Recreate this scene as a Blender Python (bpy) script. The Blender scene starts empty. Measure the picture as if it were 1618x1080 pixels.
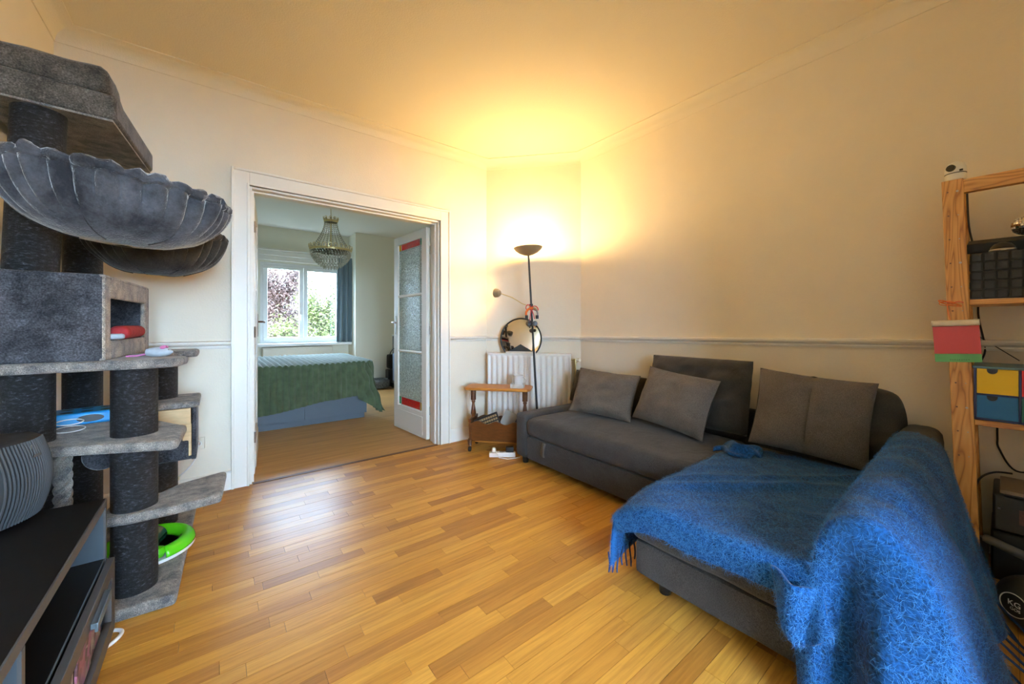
import bpy, bmesh, math, random
import numpy as np
from mathutils import Vector, Matrix
random.seed(7); rng = np.random.default_rng(7)
SC = bpy.context.scene
COL = SC.collection
# ------------------------------------------------------------------ camera
F_PX, HORIZON, ZC, YAW = 606.0, 513.5, 1.10, math.radians(37.9)
cd = bpy.data.cameras.new('camera'); cam = bpy.data.objects.new('camera', cd); COL.objects.link(cam)
cd.sensor_width = 36; cd.lens = F_PX / 1618 * 36; cd.shift_y = -(540 - HORIZON) / 1618
cd.clip_start = 0.02
cam.location = (0, 0, ZC); cam.rotation_euler = (math.pi / 2, 0, -YAW)
SC.camera = cam
# ------------------------------------------------------------------ sky and exposure
world = bpy.data.worlds.new('overcast_sky'); SC.world = world; world.use_nodes = True
bg = world.node_tree.nodes['Background']
bg.inputs['Color'].default_value = (0.52, 0.75, 1.0, 1); bg.inputs['Strength'].default_value = 46.0
SC.view_settings.view_transform = 'Standard'; SC.view_settings.look = 'None'
SC.view_settings.exposure = 0.46; SC.view_settings.gamma = 1.0; SC.view_settings.use_curve_mapping = False
LAMP_W, READ_W = 45.0, 6.0
def portal(name, loc, rot, sx, sy):                     # guides sampling of the sky through a window opening
    l = bpy.data.lights.new(name, 'AREA'); l.shape = 'RECTANGLE'; l.size = sx; l.size_y = sy
    l.cycles.is_portal = True
    o = bpy.data.objects.new(name, l); o.location = loc; o.rotation_euler = rot; COL.objects.link(o)
portal('window_bay_offscreen', (0.16, -2.33, 1.435), (math.pi / 2, 0, math.pi), 1.56, 2.0)
portal('bedroom_window_portal', (1.23, 7.62, 1.47), (-math.pi / 2, 0, 0), 1.30, 1.40)
try:
    SC.cycles.use_denoising = True; SC.cycles.max_bounces = 9; SC.cycles.diffuse_bounces = 6
    SC.cycles.transparent_max_bounces = 12; SC.cycles.caustics_reflective = False; SC.cycles.caustics_refractive = False
    SC.cycles.sample_clamp_indirect = 6.0
except Exception: pass

# ------------------------------------------------------------------ materials
def nt(name):
    m = bpy.data.materials.new(name); m.use_nodes = True
    t = m.node_tree; return m, t, t.nodes['Principled BSDF']
def N(t, typ, **kw):
    n = t.nodes.new(typ)
    for k, v in kw.items():
        if k in n.inputs: n.inputs[k].default_value = v
        else: setattr(n, k, v)
    return n
def coords(t, scale=(1, 1, 1), kind='Object'):
    tc = N(t, 'ShaderNodeTexCoord'); mp = N(t, 'ShaderNodeMapping'); mp.inputs['Scale'].default_value = scale
    t.links.new(tc.outputs[kind], mp.inputs['Vector']); return mp.outputs['Vector']
def ramp(t, fac, stops):
    r = N(t, 'ShaderNodeValToRGB'); e = r.color_ramp.elements
    while len(e) < len(stops): e.new(0.5)
    for i, (p, c) in enumerate(stops): e[i].position = p; e[i].color = (*c, 1)
    t.links.new(fac, r.inputs['Fac']); return r.outputs['Color']
def bump(t, b, h, strength, dist=0.005, prev=None):
    n = N(t, 'ShaderNodeBump', Strength=strength, Distance=dist); t.links.new(h, n.inputs['Height'])
    if prev: t.links.new(prev, n.inputs['Normal'])
    t.links.new(n.outputs['Normal'], b.inputs['Normal']); return n.outputs['Normal']
def sc3(c, k): return tuple(min(1, x * k) for x in c)
def mat(name, c, rough=0.5, metal=0.0, var=0.0, vs=8.0, bs=0.0, bscale=60.0, bdist=0.004, scale=(1, 1, 1), sheen=0.0, coat=0.0, emit=None, es=0.0, spec=None, alpha=None):
    m, t, b = nt(name)
    b.inputs['Base Color'].default_value = (*c, 1); b.inputs['Roughness'].default_value = rough; b.inputs['Metallic'].default_value = metal
    if spec is not None: b.inputs['Specular IOR Level'].default_value = spec
    if sheen: b.inputs['Sheen Weight'].default_value = sheen; b.inputs['Sheen Roughness'].default_value = 0.5
    if coat: b.inputs['Coat Weight'].default_value = coat; b.inputs['Coat Roughness'].default_value = 0.1
    if emit: b.inputs['Emission Color'].default_value = (*emit, 1); b.inputs['Emission Strength'].default_value = es
    v = coords(t, scale) if (var or bs) else None
    if var:
        n = N(t, 'ShaderNodeTexNoise', Scale=vs, Detail=5.0, Roughness=0.6); t.links.new(v, n.inputs['Vector'])
        t.links.new(ramp(t, n.outputs['Fac'], [(0.25, sc3(c, 1 - var)), (0.75, sc3(c, 1 + var))]), b.inputs['Base Color'])
    if bs:
        n = N(t, 'ShaderNodeTexNoise', Scale=bscale, Detail=3.0); t.links.new(v, n.inputs['Vector'])
        bump(t, b, n.outputs['Fac'], bs, bdist)
    return m
def wood_planks(name, tones, gscale=(2.2, 42, 10)):
    m, t, b = nt(name)
    g = N(t, 'ShaderNodeNewGeometry'); oi = N(t, 'ShaderNodeObjectInfo')
    ad = N(t, 'ShaderNodeMath', operation='ADD'); t.links.new(g.outputs['Random Per Island'], ad.inputs[0]); t.links.new(oi.outputs['Random'], ad.inputs[1])
    fr = N(t, 'ShaderNodeMath', operation='FRACT'); t.links.new(ad.outputs[0], fr.inputs[0]); rnd = fr.outputs[0]
    mul = N(t, 'ShaderNodeMath', operation='MULTIPLY'); mul.inputs[1].default_value = 37.0; t.links.new(rnd, mul.inputs[0])
    cx = N(t, 'ShaderNodeCombineXYZ'); t.links.new(mul.outputs[0], cx.inputs[0]); t.links.new(mul.outputs[0], cx.inputs[2])
    vm = N(t, 'ShaderNodeVectorMath', operation='MULTIPLY'); vm.inputs[1].default_value = gscale; t.links.new(g.outputs['Position'], vm.inputs[0])
    va = N(t, 'ShaderNodeVectorMath', operation='ADD'); t.links.new(vm.outputs[0], va.inputs[0]); t.links.new(cx.outputs[0], va.inputs[1])
    gr = N(t, 'ShaderNodeTexNoise', Scale=1.6, Detail=6.0, Roughness=0.65, Distortion=0.6); t.links.new(va.outputs[0], gr.inputs['Vector'])
    base = ramp(t, rnd, tones)
    grain = ramp(t, gr.outputs['Fac'], [(0.3, (0.62, 0.52, 0.44)), (0.62, (1.06, 1.06, 1.06))])
    mx = N(t, 'ShaderNodeMix', data_type='RGBA', blend_type='MULTIPLY'); mx.inputs[0].default_value = 0.75
    t.links.new(base, mx.inputs[6]); t.links.new(grain, mx.inputs[7]); t.links.new(mx.outputs[2], b.inputs['Base Color'])
    wear = N(t, 'ShaderNodeTexNoise', Scale=1.6, Detail=2.0, Roughness=0.5); t.links.new(g.outputs['Position'], wear.inputs['Vector'])
    rr = N(t, 'ShaderNodeMapRange'); rr.inputs['From Min'].default_value = 0.15; rr.inputs['From Max'].default_value = 0.85
    rr.inputs['To Min'].default_value = 0.285; rr.inputs['To Max'].default_value = 0.40
    t.links.new(wear.outputs['Fac'], rr.inputs['Value']); t.links.new(rr.outputs[0], b.inputs['Roughness'])
    fine = N(t, 'ShaderNodeTexNoise', Scale=9.0, Detail=4.0); t.links.new(va.outputs[0], fine.inputs['Vector'])
    bump(t, b, fine.outputs['Fac'], 0.12, 0.002); return m
def pine(name, axis_scale):
    m, t, b = nt(name); v = coords(t, axis_scale)
    n1 = N(t, 'ShaderNodeTexNoise', Scale=1.6, Detail=2.0, Distortion=0.4); t.links.new(v, n1.inputs['Vector'])
    mu = N(t, 'ShaderNodeMath', operation='MULTIPLY'); mu.inputs[1].default_value = 11.0; t.links.new(n1.outputs['Fac'], mu.inputs[0])
    fr = N(t, 'ShaderNodeMath', operation='PINGPONG'); fr.inputs[1].default_value = 0.5; t.links.new(mu.outputs[0], fr.inputs[0])
    c = ramp(t, fr.outputs[0], [(0.0, (0.30, 0.105, 0.018)), (0.16, (0.53, 0.245, 0.052)), (0.5, (0.64, 0.33, 0.09))])
    t.links.new(c, b.inputs['Base Color']); b.inputs['Roughness'].default_value = 0.42; return m
def plush(name, c1, c2, scale=9.0, sheen=.25, lint=1.0):
    m, t, b = nt(name); v = coords(t)
    n = N(t, 'ShaderNodeTexNoise', Scale=scale, Detail=6.0, Roughness=0.7, Distortion=0.15); t.links.new(v, n.inputs['Vector'])
    f = N(t, 'ShaderNodeTexNoise', Scale=scale * 22, Detail=2.0); t.links.new(v, f.inputs['Vector'])
    pl_ = ramp(t, n.outputs['Fac'], [(0.36, c1), (0.66, c2)]); sp_ = ramp(t, f.outputs['Fac'], [(0.35, (.55, .55, .55)), (0.62, (1.1, 1.1, 1.1)), (0.74, (1.7, 1.7, 1.7))])
    mxp = N(t, 'ShaderNodeMix', data_type='RGBA', blend_type='MULTIPLY'); mxp.inputs[0].default_value = lint; t.links.new(pl_, mxp.inputs[6]); t.links.new(sp_, mxp.inputs[7]); t.links.new(mxp.outputs[2], b.inputs['Base Color'])
    b.inputs['Roughness'].default_value = 0.95; b.inputs['Sheen Weight'].default_value = sheen; b.inputs['Sheen Roughness'].default_value = 0.35
    b.inputs['Specular IOR Level'].default_value = 0.1
    p = bump(t, b, n.outputs['Fac'], 0.35, 0.02); bump(t, b, f.outputs['Fac'], 0.6, 0.004, p); return m
def sisal(name):
    m, t, b = nt(name); v = coords(t, (1, 1, 2.2))
    w = N(t, 'ShaderNodeTexWave', wave_type='BANDS', bands_direction='Z', Scale=55.0, Distortion=2.5, Detail=2.0); w.inputs['Detail Scale'].default_value = 6.0
    t.links.new(v, w.inputs['Vector'])
    f = N(t, 'ShaderNodeTexNoise', Scale=62.0, Detail=4.0, Roughness=0.75); t.links.new(v, f.inputs['Vector'])
    t.links.new(ramp(t, f.outputs['Fac'], [(0.40, (0.003, 0.003, 0.004)), (0.54, (0.014, 0.015, 0.019)), (0.64, (0.07, 0.08, 0.10)), (0.72, (0.22, 0.25, 0.30))]), b.inputs['Base Color'])
    b.inputs['Roughness'].default_value = 0.42; b.inputs['Specular IOR Level'].default_value = 0.6
    p = bump(t, b, w.outputs['Fac'], 0.35, 0.004); bump(t, b, f.outputs['Fac'], 1.0, 0.012, p); return m
def fabric(name, c, speck=0.25, scale=260.0):
    m, t, b = nt(name); v = coords(t)
    f = N(t, 'ShaderNodeTexNoise', Scale=scale, Detail=2.0); t.links.new(v, f.inputs['Vector'])
    g = N(t, 'ShaderNodeTexNoise', Scale=7.0, Detail=4.0); t.links.new(v, g.inputs['Vector'])
    a = ramp(t, f.outputs['Fac'], [(0.3, sc3(c, 1 - speck)), (0.7, sc3(c, 1 + speck))])
    l = ramp(t, g.outputs['Fac'], [(0.3, (0.82, 0.82, 0.82)), (0.7, (1.12, 1.12, 1.12))])
    mx = N(t, 'ShaderNodeMix', data_type='RGBA', blend_type='MULTIPLY'); mx.inputs[0].default_value = 1.0
    t.links.new(a, mx.inputs[6]); t.links.new(l, mx.inputs[7]); t.links.new(mx.outputs[2], b.inputs['Base Color'])
    b.inputs['Roughness'].default_value = 0.9; b.inputs['Sheen Weight'].default_value = 0.12; b.inputs['Specular IOR Level'].default_value = 0.15
    w = N(t, 'ShaderNodeTexNoise', Scale=9.0, Detail=3.0, Distortion=1.5); t.links.new(v, w.inputs['Vector'])
    p = bump(t, b, w.outputs['Fac'], 0.25, 0.03); bump(t, b, f.outputs['Fac'], 0.35, 0.002, p); return m
def pane_glass(name, tint=(1, 1, 1), clear=0.93):
    m = bpy.data.materials.new(name); m.use_nodes = True; t = m.node_tree; t.nodes.clear()
    o = N(t, 'ShaderNodeOutputMaterial'); tr = N(t, 'ShaderNodeBsdfTransparent'); gl = N(t, 'ShaderNodeBsdfGlossy', Roughness=0.02)
    tr.inputs['Color'].default_value = (*tint, 1); mx = N(t, 'ShaderNodeMixShader'); mx.inputs[0].default_value = 1 - clear
    t.links.new(tr.outputs[0], mx.inputs[1]); t.links.new(gl.outputs[0], mx.inputs[2]); t.links.new(mx.outputs[0], o.inputs[0]); return m
def ripple_glass(name, tint, dens=0.5):
    m = bpy.data.materials.new(name); m.use_nodes = True; t = m.node_tree; t.nodes.clear()
    o = N(t, 'ShaderNodeOutputMaterial'); tr = N(t, 'ShaderNodeBsdfTransparent'); tl = N(t, 'ShaderNodeBsdfTranslucent'); gl = N(t, 'ShaderNodeBsdfGlossy', Roughness=0.12)
    df = N(t, 'ShaderNodeBsdfDiffuse')
    for n in (tr, tl, df): n.inputs['Color'].default_value = (*tint, 1)
    v = coords(t); nz = N(t, 'ShaderNodeTexNoise', Scale=70.0, Detail=1.5, Distortion=1.0); t.links.new(v, nz.inputs['Vector'])
    b = N(t, 'ShaderNodeBump', Strength=0.9, Distance=0.006); t.links.new(nz.outputs['Fac'], b.inputs['Height'])
    for n in (tl, gl, df): t.links.new(b.outputs[0], n.inputs['Normal'])
    a1 = N(t, 'ShaderNodeMixShader'); a1.inputs[0].default_value = 0.5; t.links.new(tl.outputs[0], a1.inputs[1]); t.links.new(df.outputs[0], a1.inputs[2])
    a2 = N(t, 'ShaderNodeMixShader'); a2.inputs[0].default_value = 0.22; t.links.new(a1.outputs[0], a2.inputs[1]); t.links.new(gl.outputs[0], a2.inputs[2])
    mr = N(t, 'ShaderNodeMapRange'); mr.inputs['From Min'].default_value = 0.35; mr.inputs['From Max'].default_value = 0.65
    mr.inputs['To Min'].default_value = max(0, dens - 0.3); mr.inputs['To Max'].default_value = min(1, dens + 0.35); t.links.new(nz.outputs['Fac'], mr.inputs['Value'])
    a3 = N(t, 'ShaderNodeMixShader'); t.links.new(mr.outputs[0], a3.inputs[0]); t.links.new(tr.outputs[0], a3.inputs[1]); t.links.new(a2.outputs[0], a3.inputs[2])
    t.links.new(a3.outputs[0], o.inputs[0]); return m
M = dict(
    wall=mat('wall_paint', (0.80, 0.735, 0.615), 0.75, var=0.03, vs=3, bs=0.25, bscale=90, bdist=0.003),
    ceil=mat('ceiling_paper', (0.80, 0.74, 0.62), 0.85, bs=0.5, bscale=120, bdist=0.003),
    trim=mat('trim_gloss', (0.80, 0.78, 0.72), 0.4, var=0.02, vs=5),
    bwall=mat('bedroom_wall', (0.80, 0.78, 0.66), 0.8, bs=0.15),
    bceil=mat('bedroom_ceiling', (0.86, 0.86, 0.84), 0.85),
    oak=wood_planks('oak_strip', [(0.0, (0.38, 0.16, 0.030)), (0.25, (0.53, 0.24, 0.038)), (0.6, (0.64, 0.31, 0.050)), (0.85, (0.68, 0.35, 0.066)), (1.0, (0.44, 0.185, 0.036))]),
    subfloor=mat('subfloor', (0.05, 0.025, 0.01), 0.9),
    lam=wood_planks('laminate', [(0.0, (0.58, 0.31, 0.10)), (1.0, (0.62, 0.34, 0.12))], (1.2, 16, 10)),
    doorpaint=mat('door_paint', (0.80, 0.78, 0.72), 0.4), white=mat('white_lacquer', (0.82, 0.82, 0.80), 0.35), rad=mat('radiator_enamel', (0.80, 0.79, 0.76), 0.35),
    cream=mat('cream', (0.75, 0.70, 0.58), 0.5), black=mat('black_plastic', (0.008, 0.008, 0.009), 0.4),
    blackmatt=mat('black_matt', (0.010, 0.010, 0.011), 0.7, bs=0.2), benchtop=mat('black_laminate', (0.006, 0.005, 0.005), 0.45, var=0.3, vs=20, spec=0.25),
    gunmetal=mat('gunmetal_frame', (0.085, 0.083, 0.085), 0.45, var=0.1), bluegrey=mat('bluegrey_panel', (0.055, 0.075, 0.095), 0.45),
    ribgrey=mat('rib_grey', (0.055, 0.058, 0.064), 0.45), handle=mat('bluegrey_handle', (0.16, 0.21, 0.25), 0.35, 0.3), chrome=mat('chrome', (0.75, 0.75, 0.76), 0.15, 1.0), steel=mat('steel', (0.45, 0.44, 0.42), 0.35, 1.0),
    brass=mat('brass', (0.72, 0.60, 0.30), 0.3, 0.9), mirror=mat('mirror_glass', (0.85, 0.84, 0.82), 0.03, 1.0),
    plush=plush('grey_plush', (0.035, 0.035, 0.041), (0.11, 0.11, 0.125)), plushl=plush('worn_beige_plush', (0.13, 0.13, 0.135), (0.42, 0.37, 0.32), 16),
    velvet=plush('grey_velvet', (0.028, 0.029, 0.036), (0.12, 0.125, 0.145), 8, .9, .2), velvetd=plush('brown_grey_velvet', (0.03, 0.028, 0.028), (0.085, 0.078, 0.072), 7, .4, .25), plush_lamplit=plush('lamplit_face_plush', (0.22, 0.20, 0.19), (0.56, 0.46, 0.36), 14),  # house face plush: warm lamp light is put into its paler colour
    plushd=plush('dark_plush', (0.030, 0.030, 0.035), (0.075, 0.075, 0.085)), plush_lampwarm=plush('lampwarm_tray_plush', (0.055, 0.049, 0.044), (0.16, 0.138, 0.118)), sisal=sisal('black_sisal'),  # lookout tray plush: its brown carries the floor lamp's warmth in the colour
    rawpine=mat('raw_pine', (0.62, 0.42, 0.22), 0.6, var=0.15, vs=14, scale=(1, 1, 6)), sofa=fabric('charcoal_weave', (0.055, 0.053, 0.054), .5, 330), cush=fabric('taupe_grey_weave', (0.125, 0.105, 0.090), .4, 330),
    cushd=fabric('dark_back_cushion', (0.050, 0.043, 0.038)), blue=fabric('blue_mohair', (0.006, 0.060, 0.20), 0.55, 120), bluef=mat('blue_fibre', (0.026, 0.19, 0.52), 0.6),
    tassel=mat('navy_yarn', (0.012, 0.04, 0.13), 0.9), pinev=pine('pine_upright', (9, 9, 1.1)), pineh=pine('pine_rail', (9, 1.1, 9)),
    walnut=mat('honey_wood', (0.46, 0.19, 0.035), 0.32, var=0.25, vs=7, scale=(1, 6, 6), coat=0.3), dwood=mat('brown_turned_wood', (0.11, 0.036, 0.009), 0.35, var=0.3, vs=9, scale=(2, 2, 6), coat=0.2),
    bronze=mat('bronze_lamp', (0.40, 0.32, 0.21), 0.42, 0.35), lampblack=mat('black_pole', (0.012, 0.012, 0.012), 0.4, 0.2), bulb=mat('bulb', (1, 0.8, 0.5), 0.5, emit=(1, 0.66, 0.30), es=25.0),
    green=mat('green_plastic', (0.10, 0.62, 0.01), 0.25, coat=0.4), dgreen=mat('dark_green_plastic', (0.006, 0.045, 0.028), 0.25), toyblue=mat('blue_plastic', (0.02, 0.30, 0.68), 0.35),
    red=mat('red_plush', (0.36, 0.022, 0.03), 0.9, var=0.3, vs=40, bs=0.5), redrib=mat('red_ribbon', (0.62, 0.03, 0.02), 0.5), orange=mat('orange_rubber', (0.75, 0.17, 0.02), 0.4), mouse=mat('grey_felt', (0.42, 0.46, 0.50), 0.9, var=0.15, vs=30), pink=mat('pink_felt', (0.72, 0.22, 0.50), 0.8),
    bedgreen=mat('green_ribbed_plush', (0.080, 0.118, 0.062), 0.95, var=0.3, vs=12, sheen=0.3), bedbase=mat('bed_base_grey', (0.095, 0.125, 0.16), 0.5), curtain=mat('blue_grey_curtain', (0.13, 0.185, 0.215), 0.45, sheen=0.3),
    crystal=mat('crystal_bead', (0.52, 0.50, 0.40), 0.08, spec=0.9), winglass=pane_glass('window_glass'), drawerglass=pane_glass('drawer_glass', (0.97, 0.98, 0.98), 0.93),
    ripple=ripple_glass('ripple_glass', (0.80, 0.88, 0.88)), gred=ripple_glass('red_glass', (0.80, 0.012, 0.006), 0.95), gyel=ripple_glass('yellow_glass', (0.85, 0.55, 0.02), 0.9), ggrn=ripple_glass('green_glass', (0.02, 0.45, 0.18), 0.9),
    lead=mat('lead_came', (0.35, 0.36, 0.33), 0.5), wdrawer_y=mat('yellow_paint', (0.80, 0.52, 0.010), 0.55, var=0.06), wdrawer_r=mat('red_paint', (0.52, 0.004, 0.008), 0.55, var=0.06), wdrawer_b=mat('blue_paint', (0.010, 0.145, 0.37), 0.55, var=0.08), wdrawer_g=mat('green_paint', (0.005, 0.11, 0.085), 0.55, var=0.08), navy=mat('navy_paint', (0.010, 0.017, 0.09), 0.5), teal=mat('greyblue_paint', (0.11, 0.21, 0.27), 0.5),
    weave=mat('charcoal_strap', (0.030, 0.030, 0.032), 0.75, var=0.2, bs=0.4, bscale=300), calred=mat('calendar_red', (0.50, 0.055, 0.06), 0.6), calgrn=mat('calendar_green', (0.13, 0.42, 0.16), 0.6), paper=mat('paper', (0.80, 0.76, 0.68), 0.7, var=0.1, vs=40), ink=mat('ink', (0.03, 0.05, 0.04), 0.7), inkred=mat('ink_red', (0.25, 0.02, 0.02), 0.7),
    silverlid=mat('silver_lid', (0.20, 0.15, 0.11), 0.4, 0.4), vent=mat('vent_mesh', (0.08, 0.03, 0.025), 0.5, var=0.5, vs=120), ballrubber=mat('black_leather', (0.018, 0.017, 0.016), 0.55, bs=0.3), print=mat('white_print', (0.75, 0.75, 0.73), 0.6), key=mat('key_cap', (0.35, 0.24, 0.12), 0.6), laptop=mat('grey_cover', (0.34, 0.33, 0.31), 0.5), ceramic=mat('white_ceramic', (0.62, 0.61, 0.60), 0.25),
    bark=mat('bark', (0.05, 0.035, 0.025), 0.9), copper=mat('copper_leaf', (0.075, 0.036, 0.028), 0.8, var=0.6, vs=3), leafy=mat('yellow_green_leaf', (0.070, 0.076, 0.010), 0.8, var=0.6, vs=3), lawn=mat('garden_ground', (0.03, 0.035, 0.02), 0.9, var=0.4, vs=1), bag=mat('blue_grey_bag', (0.14, 0.18, 0.26), 0.8, var=0.3, vs=25), wicker=mat('speckled_wicker', (0.14, 0.15, 0.15), 0.8, var=0.9, vs=40),
)
def magazine_mat(name, cols, sc):
    m, t, b = nt(name); v = coords(t)
    n = N(t, 'ShaderNodeTexVoronoi', Scale=sc); t.links.new(v, n.inputs['Vector'])
    sp = N(t, 'ShaderNodeSeparateColor'); t.links.new(n.outputs['Color'], sp.inputs[0])
    r = ramp(t, sp.outputs[0], [(i / (len(cols) - 1), c) for i, c in enumerate(cols)])
    t.links.new(r, b.inputs['Base Color']); b.inputs['Roughness'].default_value = 0.35; return m
M['mag1'] = magazine_mat('comic_cover', [(0.62, 0.58, 0.50), (0.70, 0.66, 0.56), (0.08, 0.06, 0.06), (0.60, 0.22, 0.40), (0.72, 0.70, 0.66)], 45)
M['mag2'] = magazine_mat('pink_cover', [(0.55, 0.18, 0.38), (0.62, 0.30, 0.50), (0.10, 0.08, 0.10), (0.68, 0.62, 0.60)], 40)
M['mag3'] = magazine_mat('violet_cover', [(0.20, 0.18, 0.42), (0.65, 0.62, 0.60), (0.12, 0.10, 0.12), (0.60, 0.20, 0.06)], 50)

# ------------------------------------------------------------------ mesh helpers
class MB:
    def __init__(s): s.v = []; s.f = []
    def add(s, vs, fs):
        o = len(s.v); s.v += [tuple(p) for p in vs]; s.f += [tuple(i + o for i in f) for f in fs]; return s
    def box(s, x0, x1, y0, y1, z0, z1, T=None):
        vs = [(x, y, z) for z in (z0, z1) for x, y in ((x0, y0), (x1, y0), (x1, y1), (x0, y1))]
        if T is not None: vs = [T @ Vector(p) for p in vs]
        return s.add(vs, [(3, 2, 1, 0), (4, 5, 6, 7), (0, 1, 5, 4), (1, 2, 6, 5), (2, 3, 7, 6), (3, 0, 4, 7)])
    def prism(s, poly, z0, z1):
        a = sum(p[0] * q[1] - q[0] * p[1] for p, q in zip(poly, poly[1:] + poly[:1]))
        if a < 0: poly = poly[::-1]
        n = len(poly)
        return s.add([(x, y, z0) for x, y in poly] + [(x, y, z1) for x, y in poly],
                     [tuple(range(n))[::-1], tuple(range(n, 2 * n))] + [(i, (i + 1) % n, n + (i + 1) % n, n + i) for i in range(n)])
    def lathe(s, prof, c=(0, 0, 0), n=24, T=None, sx=1, sy=1):
        vs = []
        for r, z in prof:
            for k in range(n):
                a = 2 * math.pi * k / n; p = Vector((r * math.cos(a) * sx, r * math.sin(a) * sy, z))
                vs.append((T @ p if T is not None else p + Vector(c)))
        fs = []
        for i in range(len(prof) - 1):
            for k in range(n):
                k2 = (k + 1) % n; fs.append((i * n + k, i * n + k2, (i + 1) * n + k2, (i + 1) * n + k))
        fs.append(tuple(range(n))[::-1]); m = (len(prof) - 1) * n; fs.append(tuple(range(m, m + n)))
        return s.add(vs, fs)
    def cyl(s, p0, p1, r0, r1=None, n=16):
        return s.tube([p0, p1], [r0, r0 if r1 is None else r1], n)
    def tube(s, pts, r, n=10, closed=False):
        P = [Vector(p) for p in pts]; R = r if isinstance(r, (list, tuple)) else [r] * len(P); vs = []; up = None
        for i, p in enumerate(P):
            a = P[i - 1] if (i > 0 or closed) else p; b = P[(i + 1) % len(P)] if (i < len(P) - 1 or closed) else p
            d = (b - a).normalized() if (b - a).length > 1e-9 else Vector((0, 0, 1))
            if up is None: up = Vector((0, 0, 1)) if abs(d.z) < 0.9 else Vector((1, 0, 0))
            x = d.cross(up); x = x.normalized() if x.length > 1e-6 else d.orthogonal().normalized(); y = x.cross(d).normalized(); up = y
            vs += [p + (x * math.cos(2 * math.pi * k / n) + y * math.sin(2 * math.pi * k / n)) * R[i] for k in range(n)]
        L = len(P); fs = []
        for i in range(L if closed else L - 1):
            j = (i + 1) % L
            for k in range(n): fs.append((i * n + k, i * n + (k + 1) % n, j * n + (k + 1) % n, j * n + k))
        if not closed: fs += [tuple(range(n))[::-1], tuple(range((L - 1) * n, L * n))]
        return s.add(vs, fs)
    def grid(s, fn, nu, nv, cu=False):
        vs = [fn(i / nu, j / nv) for i in range(nu + (0 if cu else 1)) for j in range(nv + 1)]; w = nv + 1; m = nu if cu else nu
        return s.add(vs, [(i * w + j, ((i + 1) % nu if cu else i + 1) * w + j, ((i + 1) % nu if cu else i + 1) * w + j + 1, i * w + j + 1) for i in range(m) for j in range(nv)])
    def build(s, name, m, parent=None, bevel=0, seg=2, ang=35, smooth=True, solid=0, sub=0, world=True):
        me = bpy.data.meshes.new(name); off = Vector((0, 0, 0))
        if parent is not None and world and parent.get('_base') is not None: off = Vector(parent['_base'])
        me.from_pydata([tuple(Vector(p) - off) for p in s.v], [], s.f); me.validate()
        bm = bmesh.new(); bm.from_mesh(me); bmesh.ops.recalc_face_normals(bm, faces=bm.faces); bm.to_mesh(me); bm.free()
        if smooth:
            me.polygons.foreach_set('use_smooth', [True] * len(me.polygons)); me.set_sharp_from_angle(angle=math.radians(ang))
        me.materials.append(M[m] if isinstance(m, str) else m)
        o = bpy.data.objects.new(name, me); COL.objects.link(o)
        if parent is not None: o.parent = parent; o['_base'] = off[:]
        if solid: md = o.modifiers.new('thickness', 'SOLIDIFY'); md.thickness = solid; md.offset = 0
        if bevel: md = o.modifiers.new('edge', 'BEVEL'); md.width = bevel; md.segments = seg; md.limit_method = 'ANGLE'; md.angle_limit = math.radians(40); md.harden_normals = False
        if sub: md = o.modifiers.new('smooth', 'SUBSURF'); md.levels = sub; md.render_levels = sub
        return o
def tag(o, label, cat=None, group=None, kind=None):
    o['label'] = label
    if cat: o['category'] = cat
    if group: o['group'] = group
    if kind: o['kind'] = kind
    return o
def thing(name, label, cat, loc, group=None, rz=0, kind=None):
    o = bpy.data.objects.new(name, None); o.location = loc; o.rotation_euler = (0, 0, rz); COL.objects.link(o); o.empty_display_size = 0.1
    if rz == 0: o['_base'] = tuple(loc)
    else: o['_base'] = (0, 0, 0)
    return tag(o, label, cat, group, kind)
def struct(o, label, cat='structure'): return tag(o, label, cat, kind='structure')
def text(body, size, T, m, parent, ext=0.0006):
    c = bpy.data.curves.new('lettering', 'FONT'); c.body = body; c.size = size; c.extrude = ext; c.align_x = 'CENTER'; c.align_y = 'CENTER'
    t_ = bpy.data.objects.new('lettering_curve', c); me = bpy.data.meshes.new_from_object(t_); bpy.data.objects.remove(t_)
    o = bpy.data.objects.new('lettering', me); COL.objects.link(o); me.materials.clear(); me.materials.append(M[m]); o.parent = parent
    T = T.copy(); T.translation -= Vector(parent['_base']); o.matrix_local = T; return o
def frame3(o, ex, ey):                                     # matrix with x axis ex, y axis near ey, origin o
    ex = Vector(ex).normalized(); ez = ex.cross(Vector(ey)).normalized(); ey = ez.cross(ex)
    return Matrix(((ex.x, ey.x, ez.x, o[0]), (ex.y, ey.y, ez.y, o[1]), (ex.z, ey.z, ez.z, o[2]), (0, 0, 0, 1)))
def nz(x, y, z=0.0, f=1.0, s=0):
    from mathutils import noise
    return noise.noise(Vector((x * f + s * 17.3, y * f + s * 5.1, z * f)))

# ------------------------------------------------------------------ room shell
H, WY, WX, LX = 2.735, 3.20, 2.79, -0.69
C1, C2 = (2.165, 3.2), (2.79, 2.505)
CL = math.hypot(C2[0] - C1[0], C2[1] - C1[1]); CU = ((C2[0] - C1[0]) / CL, (C2[1] - C1[1]) / CL); CN = (CU[1], -CU[0])
def ch(u, off, z=0.0): return (C1[0] + CU[0] * u + CN[0] * off, C1[1] + CU[1] * u + CN[1] * off, z)
DX0, DX1, DZ = 0.195, 1.645, 2.06
fl = struct(MB().box(LX - .1, WX + .1, -2.3, WY, -.06, -.012).build('floor', 'subfloor'), 'honey oak strip floor of the living room', 'floor')
rows = []; y = -2.2; W = 0.062
while y < WY:
    x = LX - random.random() * 0.5; y1 = min(y + W, WY)
    while x < WX:
        L = random.uniform(0.28, 0.72); a, b = max(x, LX), min(x + L, WX); x += L
        if b - a > 0.03: rows.append((a, b, y, y1))
    y = y1
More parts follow.
